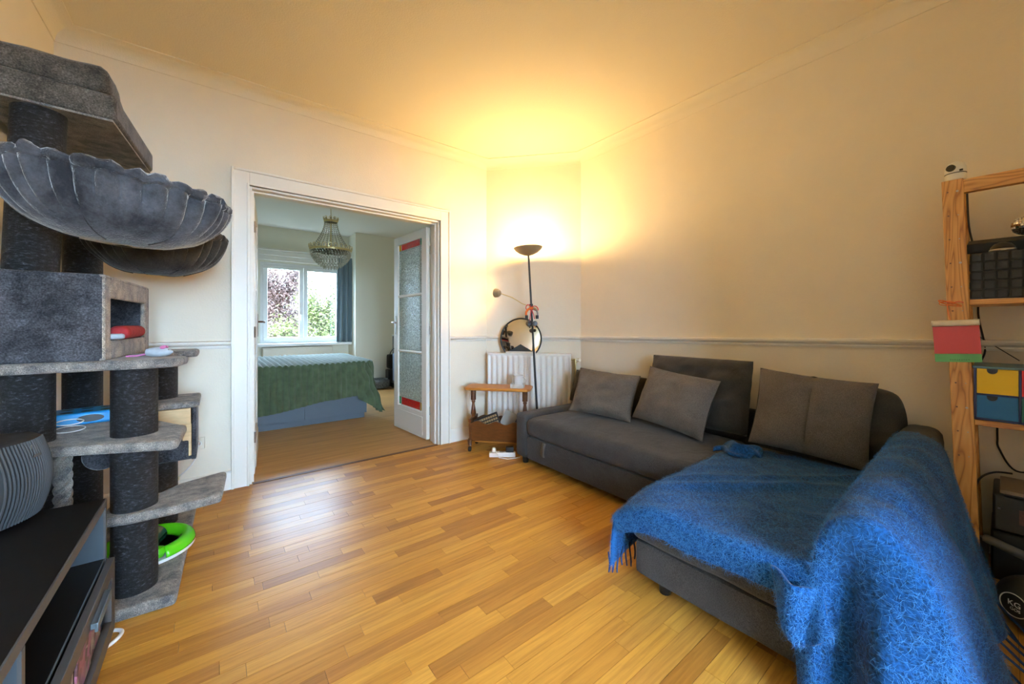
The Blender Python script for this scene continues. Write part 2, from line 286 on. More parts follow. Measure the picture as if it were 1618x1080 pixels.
def seen(p):
    cx, cy = (p[0] + p[1]) / 2, (p[2] + p[3]) / 2
    f = cx * math.sin(YAW) + cy * math.cos(YAW); r = cx * math.cos(YAW) - cy * math.sin(YAW)
    if f < 0.5: return 0
    px, py = 809 + F_PX * r / f, HORIZON + F_PX * ZC / f
    if not (-60 < px < 1680 and py < 1150): return 0
    if cx > 1.98 and cy < 2.45 or (cx > 1.42 and cy < 0.95) or cx < -0.3 or (cx < -0.1 and cy > 2.0): return 0
    return (p[1] - p[0]) / f ** 3
rows.sort(key=seen, reverse=True)
g = 0.0007
for i, (a, b, c, d) in enumerate(rows[:300]):
    o = MB().box(a + g, b - g, c + g, d - g, -.012, random.uniform(-.0006, 0)).build('plank', 'oak', fl, smooth=False)
mb = MB()
for a, b, c, d in rows[300:]: mb.box(a + g, b - g, c + g, d - g, -.012, 0)
mb.build('planks', 'oak', fl, smooth=False)['kind'] = 'stuff'
struct(MB().box(-1.3, 3.6, WY, 7.7, -.06, -.002).build('floor_bedroom', 'lam', smooth=False), 'smooth honey laminate floor of the bedroom', 'floor')
struct(MB().box(LX - .1, WX + .1, -2.3, WY + .16, H, H + .08).build('ceiling', 'ceil'), 'cream papered ceiling of the living room', 'ceiling')
struct(MB().box(-1.3, 3.6, WY + .16, 7.7, 2.73, 2.81).build('ceiling_bedroom', 'bceil'), 'pale blue white ceiling of the bedroom', 'ceiling')
w = MB().box(-1.3, DX0, WY, WY + .16, 0, H).box(DX1, 3.6, WY, WY + .16, 0, H).box(DX0, DX1, WY, WY + .16, DZ, H)
struct(w.build('wall_front', 'wall'), 'off-white wall with the double door opening', 'wall')
struct(MB().prism([C1, C2, (WX + .1, C2[1]), (WX + .1, WY)], 0, H).build('wall_corner', 'wall'), 'slanted off-white corner wall behind the radiator', 'wall')
struct(MB().box(WX, WX + .1, -.85, C2[1], 0, H).build('wall_right', 'wall'), 'long off-white wall behind the sofa', 'wall')
struct(MB().box(LX - .1, LX, -2.3, WY, 0, H).build('wall_left', 'wall'), 'off-white wall behind the cat tree', 'wall')
struct(MB().box(1.15, WX, -.60, -.50, 0, H).box(1.15, 1.25, -2.3, -.60, 0, H).build('wall_shade_pier', 'wall'), 'unseen off-white wall pier added to shade the sofa arm', 'wall')  # unseen pier, added and placed to shade the outer side of the arm
BW = (-.60, .92, .45, 2.42)
struct(MB().box(LX, BW[0], -2.3, -2.2, 0, H).box(BW[1], 1.15, -2.3, -2.2, 0, H).box(BW[0], BW[1], -2.3, -2.2, 0, BW[2]).box(BW[0], BW[1], -2.3, -2.2, BW[3], H).build('wall_back', 'wall'), 'off-white window bay wall facing the doors', 'wall')
# bedroom shell
struct(MB().box(1.97, 3.6, 7.0, 7.6, 0, 2.73).build('wall_bedroom_far', 'bwall'), 'pale green bedroom wall beside the window recess', 'wall')
WB = (.60, 1.86, .80, 2.14)
struct(MB().box(-1.2, WB[0], 7.45, 7.6, 0, 2.73).box(WB[1], 1.97, 7.45, 7.6, 0, 2.73).box(WB[0], WB[1], 7.45, 7.6, 0, WB[2]).box(WB[0], WB[1], 7.45, 7.6, WB[3], 2.73).build('wall_bedroom_window', 'bwall'), 'pale green recessed bedroom wall around the window', 'wall')
struct(MB().box(-1.3, -1.2, WY + .16, 7.6, 0, 2.73).build('wall_bedroom_left', 'bwall'), 'pale bedroom wall behind the head of the bed', 'wall')
struct(MB().box(3.5, 3.6, WY + .16, 7.0, 0, 2.73).build('wall_bedroom_right', 'bwall'), 'pale bedroom side wall beyond the glazed door', 'wall')
def sweep(path, prof, name, m, label, closed=False, lift=None):
    n = len(path); V = []; k = len(prof); mb = MB()
    for i, p in enumerate(path):
        def nrm(a, b): d = Vector((b[0] - a[0], b[1] - a[1])).normalized(); return Vector((d.y, -d.x))
        n1 = nrm(path[i - 1], p) if (i > 0 or closed) else None; n2 = nrm(p, path[(i + 1) % n]) if (i < n - 1 or closed) else None
        if n1 is None: mi = n2
        elif n2 is None: mi = n1
        else: mi = (n1 + n2) / (1 + n1.dot(n2))
        lz = lift[i] if lift else 0
        V += [(p[0] + mi.x * o, p[1] + mi.y * o, z + lz) for o, z in prof]
    fs = [(i * k + j, ((i + 1) % n) * k + j, ((i + 1) % n) * k + (j + 1) % k, i * k + (j + 1) % k) for i in range(n if closed else n - 1) for j in range(k)]
    if not closed: fs += [tuple(range(k)), tuple(range((n - 1) * k, n * k))[::-1]]
    return struct(mb.add(V, fs).build(name, m, ang=30), label, 'trim')
room = [(LX, WY), C1, C2, (WX, -.50), (1.15, -.50), (1.15, -2.2), (LX, -2.2)]
cove = [(0, 2.655), (.005, 2.655), (.006, 2.664)] + [(.006 + .080 * (1 - math.cos(t)), 2.664 + .064 * math.sin(t)) for t in [math.pi / 2 * k / 8 for k in range(1, 9)]] + [(.090, 2.728), (.090, H), (0, H)]
sweep(room, cove, 'trim_1', 'ceil', 'cream coved cornice running round the living room ceiling', True)
rail = [(0, .944), (.008, .944), (.012, .955), (.010, .962), (.024, .972), (.028, .982), (.026, .990), (.010, .993), (0, .995)]
sweep([(LX, WY), (.093, WY)], rail, 'trim_2', 'trim', 'white dado rail between the cat tree and the door casing')
sweep([(1.731, WY), C1, C2, (WX, -.495)], rail, 'trim_3', 'trim', 'white dado rail above the radiator and behind the sofa', lift=[0, 0, 0, .048])
bb = [(0, 0), (.016, 0), (.016, .105), (.012, .112), (.004, .120), (0, .122)]
sweep([(LX, WY), (.093, WY)], bb, 'baseboard_left', 'trim', 'white baseboard behind the cat tree')
sweep([(1.731, WY), C1, C2, (WX, -.495)], bb, 'baseboard_front', 'trim', 'white baseboard below the radiator and behind the sofa')
# door casing and lining
def casing(yf, s, name, lab):
    mb = MB()
    for x0, x1 in ((.093, DX0), (DX1, 1.745)):
        a, b = sorted((yf, yf + s * .018)); mb.box(x0, x1, a, b, 0, 2.165)
        xo = x0 if x0 < 1 else x1 - .016; a, b = sorted((yf, yf + s * .028)); mb.box(xo, xo + .016, a, b, 0, 2.165)
    a, b = sorted((yf, yf + s * .018)); mb.box(DX0, DX1, a, b, DZ, 2.165); a, b = sorted((yf, yf + s * .028)); mb.box(.109, 1.729, a, b, 2.149, 2.165)
    a, b = sorted((yf, yf + s * .024)); mb.box(DX0 - .014, DX0, a, b, 0, DZ + .014).box(DX1, DX1 + .014, a, b, 0, DZ + .014).box(DX0, DX1, a, b, DZ, DZ + .014)
    return struct(mb.build(name, 'trim', bevel=.003), lab, 'trim')
casing(WY, -1, 'trim_4', 'white moulded casing round the double doorway, living room side'); casing(WY + .16, 1, 'trim_5', 'white moulded casing round the double doorway, bedroom side')
struct(MB().box(DX0, DX0 + .016, WY, WY + .16, 0, DZ).box(DX1 - .016, DX1, WY, WY + .16, 0, DZ).box(DX0 + .016, DX1 - .016, WY, WY + .16, DZ - .016, DZ)
       .box(DX0 + .016, DX0 + .030, WY + .04, WY + .085, 0, DZ - .016).box(DX1 - .030, DX1 - .016, WY + .04, WY + .085, 0, DZ - .016).box(DX0 + .03, DX1 - .03, WY + .04, WY + .085, DZ - .03, DZ - .016).build('trim_6', 'trim', bevel=.002), 'white jamb lining inside the double doorway', 'trim')
struct(MB().box(DX0 + .02, DX1 - .02, WY - .012, WY + .022, -.004, .004).build('trim_7', 'dwood', bevel=.002), 'thin dark wooden threshold strip between the two floors', 'trim')
# glazed door leaves, built along local +x from the hinge
def leaf(name, label, hinge, ang, flip):
    d = thing(name, label, 'door', hinge, rz=ang, kind='structure'); s = -1 if flip else 1
    Wd, Hd, T = .70, 2.035, .038; sw = .092
    MB().box(0, sw, -T / 2, T / 2, .008, Hd).box(Wd - sw, Wd, -T / 2, T / 2, .008, Hd).box(sw, Wd - sw, -T / 2, T / 2, Hd - .085, Hd).box(sw, Wd - sw, -T / 2, T / 2, .008, .255).build('leaf_frame', 'doorpaint', d, bevel=.003)
    for sd in (-1, 1):
        y = sd * (T / 2 + .006); a, b = sorted((sd * T / 2, y))
        MB().box(.07, Wd - .07, a, b, .035, .215).build('bottom_panel', 'doorpaint', d, bevel=.005)
    for z in (.83, 1.405): MB().cyl((sw, 0, z), (Wd - sw, 0, z), .015, n=12).build('glazing_bar', 'doorpaint', d)
    zs = [(.345, .815), (.845, 1.39), (1.42, 1.885)]; xa, xb = sw, Wd - sw; xi, xj = xa + .055, xb - .055
    for z0, z1 in zs:
        for x0, x1 in ((xa, xi), (xi, xj), (xj, xb)): MB().box(x0, x1, -.002, .002, z0, z1).build('glass_pane', 'ripple', d)
    cols = [('ggrn', 'gred', 'gyel'), ('gyel', 'gred', 'ggrn')]
    for (z0, z1), cc in zip(((.265, .345), (1.885, 1.95)), cols):
        cc = cc[::-1]
        for (x0, x1), c in zip(((xa, xi), (xi, xj), (xj, xb)), cc): MB().box(x0, x1, -.002, .002, z0, z1).build('coloured_pane', c, d)
    mb = MB()
    for x in (xi, xj): mb.box(x - .003, x + .003, -.004, .004, .255, 1.95)
    for z in (.345, 1.885): mb.box(xa, xb, -.004, .004, z - .003, z + .003)
    mb.build('lead_strip', 'lead', d)
    for sd in (-1, 1):
        h = MB().box(Wd - .055, Wd - .030, *sorted((sd * T / 2, sd * (T / 2 + .005))), 1.0, 1.20).build('handle_plate', 'steel', d, bevel=.003)
        MB().tube([(Wd - .042, sd * T / 2, 1.13), (Wd - .042, sd * (T / 2 + .045), 1.13), (Wd - .065, sd * (T / 2 + .052), 1.13), (Wd - .15, sd * (T / 2 + .05), 1.125)], .008, 8).build('lever', 'dwood', h)
    for z in (.28, 1.05, 1.82): MB().cyl((-.006, -T / 2, z - .04), (-.006, -T / 2, z + .04), .007, n=8).build('hinge', 'steel', d)
    return d
leaf('door_1', 'white door leaf with rippled glass and red, yellow and green leaded panes, fully shown', (1.618, 3.385, 0), math.atan2(.66, -.045), False)
leaf('door_2', 'white glazed door leaf folded back against the casing beside the cat tree', (.222, 3.385, 0), math.atan2(.70, .070), True)
# windows
def window(name, label, x0, x1, z0, z1, yin, yout, n=2):
    wd = thing(name, label, 'window', ((x0 + x1) / 2, (yin + yout) / 2, z0), kind='structure'); y0, y1 = sorted((yin, yout)); ym = (y0 + y1) / 2; t = .055
    MB().box(x0, x1, y0, y1, z0, z0 + t).box(x0, x1, y0, y1, z1 - t, z1).box(x0, x0 + t, y0, y1, z0 + t, z1 - t).box(x1 - t, x1, y0, y1, z0 + t, z1 - t).build('window_frame', 'white', wd, bevel=.004)
    cx = [x0 + t * .7 + (x1 - x0 - 1.4 * t) * k / n for k in range(n + 1)]
    for k in range(n):
        a, b = cx[k] + .002, cx[k + 1] - .002; s = .062; p = z0 + t * .7; q = z1 - t * .7; e = .012 * (1 if yin > yout else -1)
        ya, yb = sorted((yin + e, ym)); 
        sash = MB().box(a, b, ya, yb, p, p + s).box(a, b, ya, yb, q - s, q).box(a, a + s, ya, yb, p + s, q - s).box(b - s, b, ya, yb, p + s, q - s).build('sash', 'white', wd, bevel=.005)
        MB().box(a + s, b - s, ym - .003, ym + .003, p + s, q - s).build('pane', 'winglass', sash)
    return wd, cx
w1, cx = window('window_1', 'white two-sash window in the bedroom recess', .60, 1.86, .80, 2.14, 7.46, 7.54)
MB().box(cx[1] - .05, cx[1] - .03, 7.43, 7.452, 1.22, 1.30).tube([(cx[1] - .04, 7.44, 1.27), (cx[1] - .04, 7.41, 1.27), (cx[1] - .04, 7.405, 1.17)], .008, 8).build('window_handle', 'white', w1)
window('window_2', 'white two-sash window in the living room bay', *BW, -2.22, -2.28)
struct(MB().box(.50, 1.97, 7.22, 7.46, .755, .80).build('trim_8', 'white', bevel=.008), 'white window sill above the bedroom radiator', 'trim')
struct(MB().box(-1.2, 1.97, 7.40, 7.45, 2.25, 2.33).box(-1.2, 1.97, 7.37, 7.45, 2.33, 2.36).box(.45, 1.97, 7.42, 7.45, 2.17, 2.25).build('trim_9', 'trim', bevel=.006), 'white moulded lintel above the bedroom window', 'trim')
struct(MB().box(BW[0] - .06, BW[1] + .06, -2.2, -2.05, .41, .45).build('trim_10', 'white', bevel=.006), 'white window sill of the living room bay', 'trim')
# ------------------------------------------------------------------ sofa
sofa = thing('corner_sofa', 'charcoal corner sofa with a chaise, low end arm and fabric pull tabs', 'sofa', (2.3, 1.3, 0))
def soft(mb, amp=.006, f=6.0, s=1):
    mb.v = [tuple(Vector(p) + Vector((nz(p[1], p[2], p[0], f, s), nz(p[0], p[2], p[1], f, s + 1), nz(p[0], p[1], p[2], f, s + 2))) * amp) for p in mb.v]; return mb
def cushbox(x0, x1, y0, y1, z0, z1, r, n=18, crown=0.0, amp=.004, s=1):
    """rounded upholstered block: a cube-sphere style grid clamped to rounded edges"""
    mb = MB(); c = Vector(((x0 + x1) / 2, (y0 + y1) / 2, (z0 + z1) / 2)); h = Vector(((x1 - x0) / 2, (y1 - y0) / 2, (z1 - z0) / 2)); inn = Vector((max(h.x - r, 0), max(h.y - r, 0), max(h.z - r, 0)))
    def pt(p):
        q = Vector((max(-inn.x, min(inn.x, p.x)), max(-inn.y, min(inn.y, p.y)), max(-inn.z, min(inn.z, p.z)))); d = p - q
        o = q + (d.normalized() * r if d.length > 1e-9 else d)
        if crown and o.z > 0: o.z += crown * max(0, 1 - (o.x / h.x) ** 2) * max(0, 1 - (o.y / h.y) ** 2)
        w = c + o
        return w + Vector((nz(w.y, w.z, w.x, 7, s), nz(w.x, w.z, w.y, 7, s + 1), nz(w.x, w.y, w.z, 7, s + 2))) * amp
    def dens(L): return max(6, min(40, int(L / .03)))
    def edge(t, hh): return hh * math.sin((t - .5) * math.pi) if hh < .0 else (2 * t - 1) * hh
    for ax in range(3):
        a, b = [(1, 2), (2, 0), (0, 1)][ax]; na, nb = dens(2 * h[a]), dens(2 * h[b])
        for sg in (-1, 1):
            def fn(u, v, ax=ax, a=a, b=b, sg=sg):
                p = Vector((0, 0, 0)); p[ax] = sg * h[ax]; p[a] = edge(u, h[a]); p[b] = edge(v, h[b]); return pt(p)
            mb.grid(fn, na, nb)
    bm = bmesh.new(); vs = [bm.verts.new(p) for p in mb.v]
    for f in mb.f:
        try: bm.faces.new([vs[i] for i in f])
        except ValueError: pass
    bmesh.ops.remove_doubles(bm, verts=bm.verts, dist=.0006)
    bm.verts.index_update(); o = MB(); o.v = [tuple(v.co) for v in bm.verts]; o.f = [tuple(v.index for v in f.verts) for f in bm.faces]; bm.free(); return o
cushbox(1.945, 2.70, 2.325, 2.455, .045, .39, .025, amp=.003).build('arm', 'sofa', sofa, ang=60)
cushbox(1.955, 2.70, .99, 2.322, .045, .222, .012, amp=.002).build('bed_drawer', 'sofa', sofa, ang=60)
cushbox(1.935, 2.66, .985, 2.320, .228, .372, .045, crown=.022, amp=.007, s=3).build('seat', 'sofa', sofa, ang=60)
cushbox(2.735, 2.785, .33, 2.44, .10, .56, .02, amp=.004).build('backrest', 'sofa', sofa, ang=60)
cushbox(1.410, 2.66, .335, .965, .055, .196, .015, amp=.002).build('chaise_base', 'sofa', sofa, ang=60)
cs_ = cushbox(1.392, 2.66, .335, .975, .202, .358, .035, amp=.005, s=5); cs_.v = [(x, y, z - (z - .202) / .156 * .05 * math.exp(-((x - 1.36) ** 2 + (y - 1.03) ** 2) / .015)) for x, y, z in cs_.v]
cs_.build('chaise_seat', 'sofa', sofa, ang=60)
am = cushbox(1.425, 2.72, .172, .315, .06, .625, .05, amp=.005, s=7); am.v = [(x, y, z - max(0, z - .3) / .325 * .075 * (2.72 - x) / 1.295) for x, y, z in am.v]
am.build('arm', 'cushd', sofa, ang=60)
for x, y in ((1.985, 2.37), (1.47, .86), (1.47, .24), (2.6, 2.38)): MB().cyl((x, y, .0), (x, y, .05), .022, .028, 12).build('foot', 'black', sofa)
for y in (2.10, 1.09):
    MB().grid(lambda u, v, y=y: (1.950 - .012 - .012 * math.sin(u * 3), y + (v - .5) * .032 + .012 * u, .222 - .105 * u), 6, 2).build('pull_tab', 'cush', sofa, solid=.006)
def pillow(name, label, m, bl, br, top, t, cat='cushion', group=None, pw=2.6, seam=False, s=1, wr=.010, fold=0.0, rnd=0.0):
    bl, br, top = Vector(bl), Vector(br), Vector(top); ex = br - bl; w = ex.length; cb = (bl + br) / 2; ey = top - cb; h = ey.length
    T = frame3(cb, ex, ey); n = 30; mb = MB()
    def fn(sg):
        def f(u, v):
            a, b = 2 * u - 1, 2 * v - 1
            f0 = (max(0, 1 - abs(a) ** pw) * max(0, 1 - abs(b) ** pw)) ** .55
            x = a * w / 2 * (1 - .05 * (1 - b * b) * abs(a) ** 3); y = h / 2 + b * h / 2 * (1 - .05 * (1 - a * a) * abs(b) ** 3)
            z = sg * t / 2 * f0 + wr * nz(x * 1.3 + y, y * 2 - x, 0, 7, s) * (.35 + f0) + .012 * nz(x, y, sg, 3, s + 4)
            x *= 1 - rnd * (a * b) ** 2 * abs(a); y = h / 2 + (y - h / 2) * (1 - rnd * (a * b) ** 2 * abs(b))
            if seam: z -= sg * .016 * math.exp(-(x / .010) ** 2)
            if fold: z -= fold * max(0, b - .35) ** 2
            return T @ Vector((x, y, z))
        return f
    mb.grid(fn(1), n, n).grid(fn(-1), n, n)
    bm = bmesh.new(); vs = [bm.verts.new(p) for p in mb.v]; [bm.faces.new([vs[i] for i in f]) for f in mb.f]; bmesh.ops.remove_doubles(bm, verts=bm.verts, dist=.0012)
    bm.verts.index_update(); o = MB(); o.v = [tuple(v.co) for v in bm.verts]; o.f = [tuple(v.index for v in f.verts) for f in bm.faces]; bm.free()
    return tag(o.build(name, m, ang=80), label, cat, group)
BC = 'dark back cushions of the sofa'; TP = 'square throw pillows on the sofa'
pillow('back_cushion', 'dark grey back cushion at the low arm end of the sofa, nearest the radiator', 'cushd', (2.56, 2.46, .41), (2.56, 1.68, .41), (2.665, 2.07, .695), .14, group=BC, pw=4, s=11, rnd=.06)
pillow('back_cushion', 'tall plump dark back cushion standing highest, in the middle of the sofa', 'cushd', (2.56, 1.67, .41), (2.56, .945, .41), (2.665, 1.31, .885), .18, group=BC, pw=4, s=12, wr=.022, rnd=.05)
pillow('back_cushion', 'dark back cushion behind the seamed pillow on the chaise', 'cushd', (2.59, .925, .39), (2.60, .27, .39), (2.68, .57, .80), .16, group=BC, pw=4, s=13, wr=.02, rnd=.20)
pillow('throw_pillow', 'taupe throw pillow leaning beside the low sofa arm, creased across the middle', 'cush', (2.235, 2.135, .425), (2.385, 1.665, .392), (2.51, 1.85, .715), .15, group=TP, s=21, wr=.014)
pillow('throw_pillow', 'taupe throw pillow propped against the tall middle back cushion', 'cush', (2.365, 1.635, .445), (2.335, 1.125, .395), (2.50, 1.315, .775), .16, group=TP, s=22, wr=.012)
pillow('throw_pillow', 'large taupe pillow with a vertical centre seam standing on the blue throw', 'cush', (2.395, .895, .440), (2.455, .395, .402), (2.57, .585, .825), .15, group=TP, seam=True, s=23, wr=.006)
# ------------------------------------------------------------------ blue throw draped over chaise and arm
throw = thing('throw_blanket', 'fuzzy bright blue fringed throw draped over the chaise and its arm', 'blanket', (1.8, .6, .37))
sec = [(1.055, .10), (1.048, .24), (1.03, .335), (.975, .385), (.90, .388), (.70, .384), (.52, .386), (.40, .392), (.345, .415), (.332, .50), (.322, .58), (.292, .642), (.25, .658), (.20, .652), (.155, .61), (.125, .50), (.085, .30), (.030, .09)]
for _ in range(2):
    q = [sec[0]]
    for a, b in zip(sec, sec[1:]): q += [(a[0] * .75 + b[0] * .25, a[1] * .75 + b[1] * .25), (a[0] * .25 + b[0] * .75, a[1] * .25 + b[1] * .75)]
    sec = q + [sec[-1]]
sl = [0]
for a, b in zip(sec, sec[1:]): sl.append(sl[-1] + math.dist(a, b))
def section(v):
    d = v * sl[-1]
    for i in range(len(sl) - 1):
        if d <= sl[i + 1] + 1e-9:
            k = (d - sl[i]) / max(1e-9, sl[i + 1] - sl[i]); a, b = sec[i], sec[i + 1]; return a[0] + (b[0] - a[0]) * k, a[1] + (b[1] - a[1]) * k
    return sec[-1]
def sstep(x, a, b): k = max(0, min(1, (x - a) / (b - a))); return k * k * (3 - 2 * k)
BX1, BX0 = 2.42, 1.375
def throw_pt(u, v):
    y, z = section(v); ut = .72
    arm = 1 - sstep(y, .31, .405); outer = 1 - sstep(y, .10, .17)
    back = BX1 + .07 * (1 - arm) * (1 - sstep(y, .80, .98)) - .10 * sstep(y, .85, 1.0) - .02 * abs(math.sin(9 * y))
    if u < ut:
        x = back + (BX0 - back) * (u / ut); dz = 0
    else:
        k = (u - ut) / (1 - ut); Lf = .115 + (.66 - .115) * arm; Lf = min(Lf, z - .03) if y < .5 else Lf
        side = sstep(y, .98, 1.04); Lf = Lf * (1 - side) + .01 * side
        dr = k * Lf; rad = .03
        if dr < rad * 1.57: x = BX0 - rad * math.sin(dr / rad); dz = -rad * (1 - math.cos(dr / rad))
        else: x = BX0 - rad - .06 * arm * (dr / .6) ; dz = -(dr - .57 * rad)
        x -= arm * (.035 * math.sin(y * 38 + 1.0) * sstep(dr, .05, .4) + .02 * math.sin(y * 17)) * sstep(dr, .02, .2)
    zz = z + dz
    low = 1 - sstep(zz, .05, .6)
    fx = max(0, min(1, (2.42 - x) / 1.05))
    if y < .17: y -= (.035 * fx * sstep(.17 - y, 0, .06)) - outer * low * .020 * math.sin(x * 21) - outer * .012 * math.sin(x * 13 + 2)
    if y < .36 and z > .3: zz -= (z - .39) / .26 * .072 * max(0, min(1, (2.72 - x) / 1.295)) if z > .39 else 0
    flat = arm < .5 and u < ut and z > .37
    zz += .010 * nz(x, y, 0, 5, 31) + .005 * nz(x, y, 0, 14, 32)
    if flat:
        d = (x - 1.95) * .8 + (y - .62) * 1.0
        zz += .020 * math.exp(-(d / .035) ** 2) * sstep(x, 1.45, 1.7) * (1 - sstep(x, 2.0, 2.25)) + .012 * math.exp(-((d - .13) / .03) ** 2) * sstep(x, 1.6, 1.8)
        zz = max(zz, .374)
    zz -= .050 * math.exp(-((x - 1.36) ** 2 + (y - 1.03) ** 2) / .015)
    zz += .012 * arm * nz(x, y, 0, 9, 35) * (1 if z > .5 else 0)
    return Vector((x, y, max(zz, .012)))
NU, NV = 110, 150
mb = MB().grid(throw_pt, NU, NV)
cloth = mb.build('cloth', 'blue', throw, ang=180, solid=.006)
# turned-back corner flap and rumpled end
def flap(u, v):
    y = .435 - .125 * u - .03 * v; x = 1.330 - .03 * math.sin(math.pi * u) - .02 * v + .012 * math.sin(9 * u + 3 * v); z = .375 - .015 * u - .16 * v * (.75 + .25 * math.sin(4 * u))
    return Vector((x, y, z))
MB().grid(flap, 14, 12).build('turned_corner', 'blue', throw, ang=180, solid=.012)
def rumple(u, v):
    return Vector((2.20 + .20 * u + .03 * math.sin(9 * v), 1.0 - .19 * v + .01 * math.sin(8 * u), .398 + .045 * math.sin(math.pi * v) ** .6 * math.sin(math.pi * min(1, u * 1.1)) ** .6 + .012 * math.sin(14 * u + 4 * v)))
MB().grid(rumple, 22, 16).build('rumpled_end', 'blue', throw, ang=180, solid=.008)
# fibres: thin curled slivers all over the cloth (too many to count)
def fibres(surf, n, L, wdt, lift, seed, umax=1.0):
    r = random.Random(seed); V = []; Fc = []
    for _ in range(n):
        u, v = r.random() * umax, r.random(); p = surf(u, v); e = .004
        a = surf(min(umax, u + e), v) - p; b = surf(u, min(1, v + e)) - p; nn = a.cross(b)
        if nn.length < 1e-12: continue
        nn.normalize(); c = Vector((-1.2, -.9, 2.2)); 
        if nn.dot(Vector((0, 0, 0)) + c) < 0: nn = -nn
        t = Vector((r.gauss(0, 1), r.gauss(0, 1), r.gauss(0, 1))); t = (t - nn * t.dot(nn)).normalized(); sd = nn.cross(t)
        l = L * r.uniform(.5, 1.5); k = r.uniform(-1, 1); o = len(V); w2 = wdt * r.uniform(.6, 1.2)
        for i, q in enumerate((0, .35, .7, 1)):
            c0 = p + t * (l * q) + nn * (.003 + lift * math.sin(q * 2.6) * r.uniform(.5, 1.2)) + sd * (k * l * .5 * q * q); c0.z = max(c0.z, .004)
            ww = w2 * (1 - .8 * q); V += [c0 - sd * ww, c0 + sd * ww]
        for i in range(3): Fc.append((o + 2 * i, o + 2 * i + 1, o + 2 * i + 3, o + 2 * i + 2))
    m2 = MB(); m2.v = [tuple(p) for p in V]; m2.f = Fc; return m2
fibres(throw_pt, 42000, .022, .00042, .007, 5).build('mohair_pile', 'bluef', throw)['kind'] = 'stuff'
fibres(flap, 1500, .022, .00045, .008, 6).build('mohair_pile', 'bluef', throw)['kind'] = 'stuff'
def tassel(p, d, L=.09, s=0):
    r = random.Random(s); P = Vector(p); d = Vector(d).normalized(); pts = []
    for i in range(6):
        q = P + d * (L * i / 5) + Vector((math.sin(i * .8 + s) * .003, math.cos(i * .9 + s) * .003, 0)); q.z = max(q.z, .005); pts.append(q)
    MB().tube(pts, [.0035, .004, .004, .004, .0042, .003], 6).build('tassel', 'tassel', throw)
for i in range(7): tassel((1.355 + .028 * i, 1.055 - .002 * i, .115), (0, 0, -1), .085 + .012 * (i % 3), i)
for i in range(14):
    x = 1.46 + .066 * i; tassel((x, .02 - .03 * max(0, min(1, (2.42 - x) / 1.05)) + .008 * math.sin(7 * x), .09), (.25 * math.sin(i * 2.1), -.75 - .3 * math.sin(i), -.75), .15, 20 + i)
for i in range(8): tassel((1.318 - .010 * math.sin(i), .34 - .035 * i, .10), (-.15, .1 * math.sin(i), -1), .085, 50 + i)
# ------------------------------------------------------------------ radiator on the slanted wall
rd = thing('radiator', 'white fluted panel radiator on the slanted corner wall', 'radiator', ch(.445, .08))
U0, U1, Z0, Z1 = .045, .842, .14, .83
def T_ch(u, off, z=0): return frame3(ch(u, off, z), (CU[0], CU[1], 0), (0, 0, 1))   # x along wall, y up, z out of the wall
T = T_ch(0, 0)
def flute(off, sg):
    def f(a, b):
        u = U0 + (U1 - U0) * a; z = Z0 + (Z1 - Z0 - .012) * b; e = min(1, min(b, 1 - b) * 16)
        d = .018 * (0.5 - 0.5 * math.cos(2 * math.pi * 15 * a)) ** 1.3 * e; return T @ Vector((u, z, off - sg * d))
    return f
MB().grid(flute(.125, 1), 180, 20).build('front_panel', 'rad', rd, ang=60, solid=.003)
MB().grid(flute(.045, -1), 60, 4).build('rear_panel', 'rad', rd, ang=60, solid=.003)
MB().box(U0 - .003, U1 + .003, Z1 - .018, Z1, .036, .128, T).build('top_grille', 'rad', rd, bevel=.004)
for u in (U0 - .002, U1 - .006): MB().box(u, u + .008, Z0, Z1 - .018, .040, .124, T).build('side_cover', 'rad', rd)
for u in (.2, .7): MB().box(u, u + .03, Z0 + .1, Z1 - .1, .001, .046, T).build('wall_bracket', 'steel', rd)
vv = MB().tube([T @ Vector((.843, .775, .09)), T @ Vector((.885, .775, .09)), T @ Vector((.885, .70, .09)), T @ Vector((.885, .10, .08)), T @ Vector((.885, .0, .08))], .010, 10).build('valve_pipe', 'brass', rd)
MB().cyl(T @ Vector((.885, .785, .09)), T @ Vector((.885, .745, .09)), .017, n=12).cyl(T @ Vector((.885, .775, .09)), T @ Vector((.903, .775, .105)), .012, n=10).build('valve_body', 'brass', vv)
MB().cyl(T @ Vector((.900, .775, .10)), T @ Vector((.926, .775, .125)), .017, .015, 14).build('valve_knob', 'cream', vv)
# round mirror resting on the radiator
mr = thing('round_mirror', 'round black-rimmed mirror with a flat foot on the radiator', 'mirror', ch(.367, .085, .832))
Tm = frame3(ch(.367, .105, .968), (CU[0], CU[1], .0), (-CN[0] * .05, -CN[1] * .05, 1)); R = .196; zc = -.134
a0 = math.asin(zc / R)
arc = [a0 + (math.pi - 2 * a0) * k / 44 for k in range(45)]
MB().tube([Tm @ Vector((R * math.cos(a), R * math.sin(a), 0)) for a in arc], .0075, 10).build('rim', 'lampblack', mr)
def cap(a, b):
    an = a0 + (math.pi - 2 * a0) * a; p = Vector((R * math.cos(an), R * math.sin(an), 0)) * b + Vector((0, -.05, 0)) * (1 - b); return Tm @ Vector((p.x, p.y, .020 * (1 - b * b)))
MB().grid(cap, 44, 10).build('mirror_face', 'mirror', mr, ang=180)
MB().add([Tm @ Vector((R * math.cos(a), R * math.sin(a), -.004)) for a in arc], [tuple(range(45))]).build('back_plate', 'black', mr)
MB().box(-.145, .145, zc - .004, zc + .014, -.012, .022, Tm).build('foot', 'cream', mr, bevel=.002)
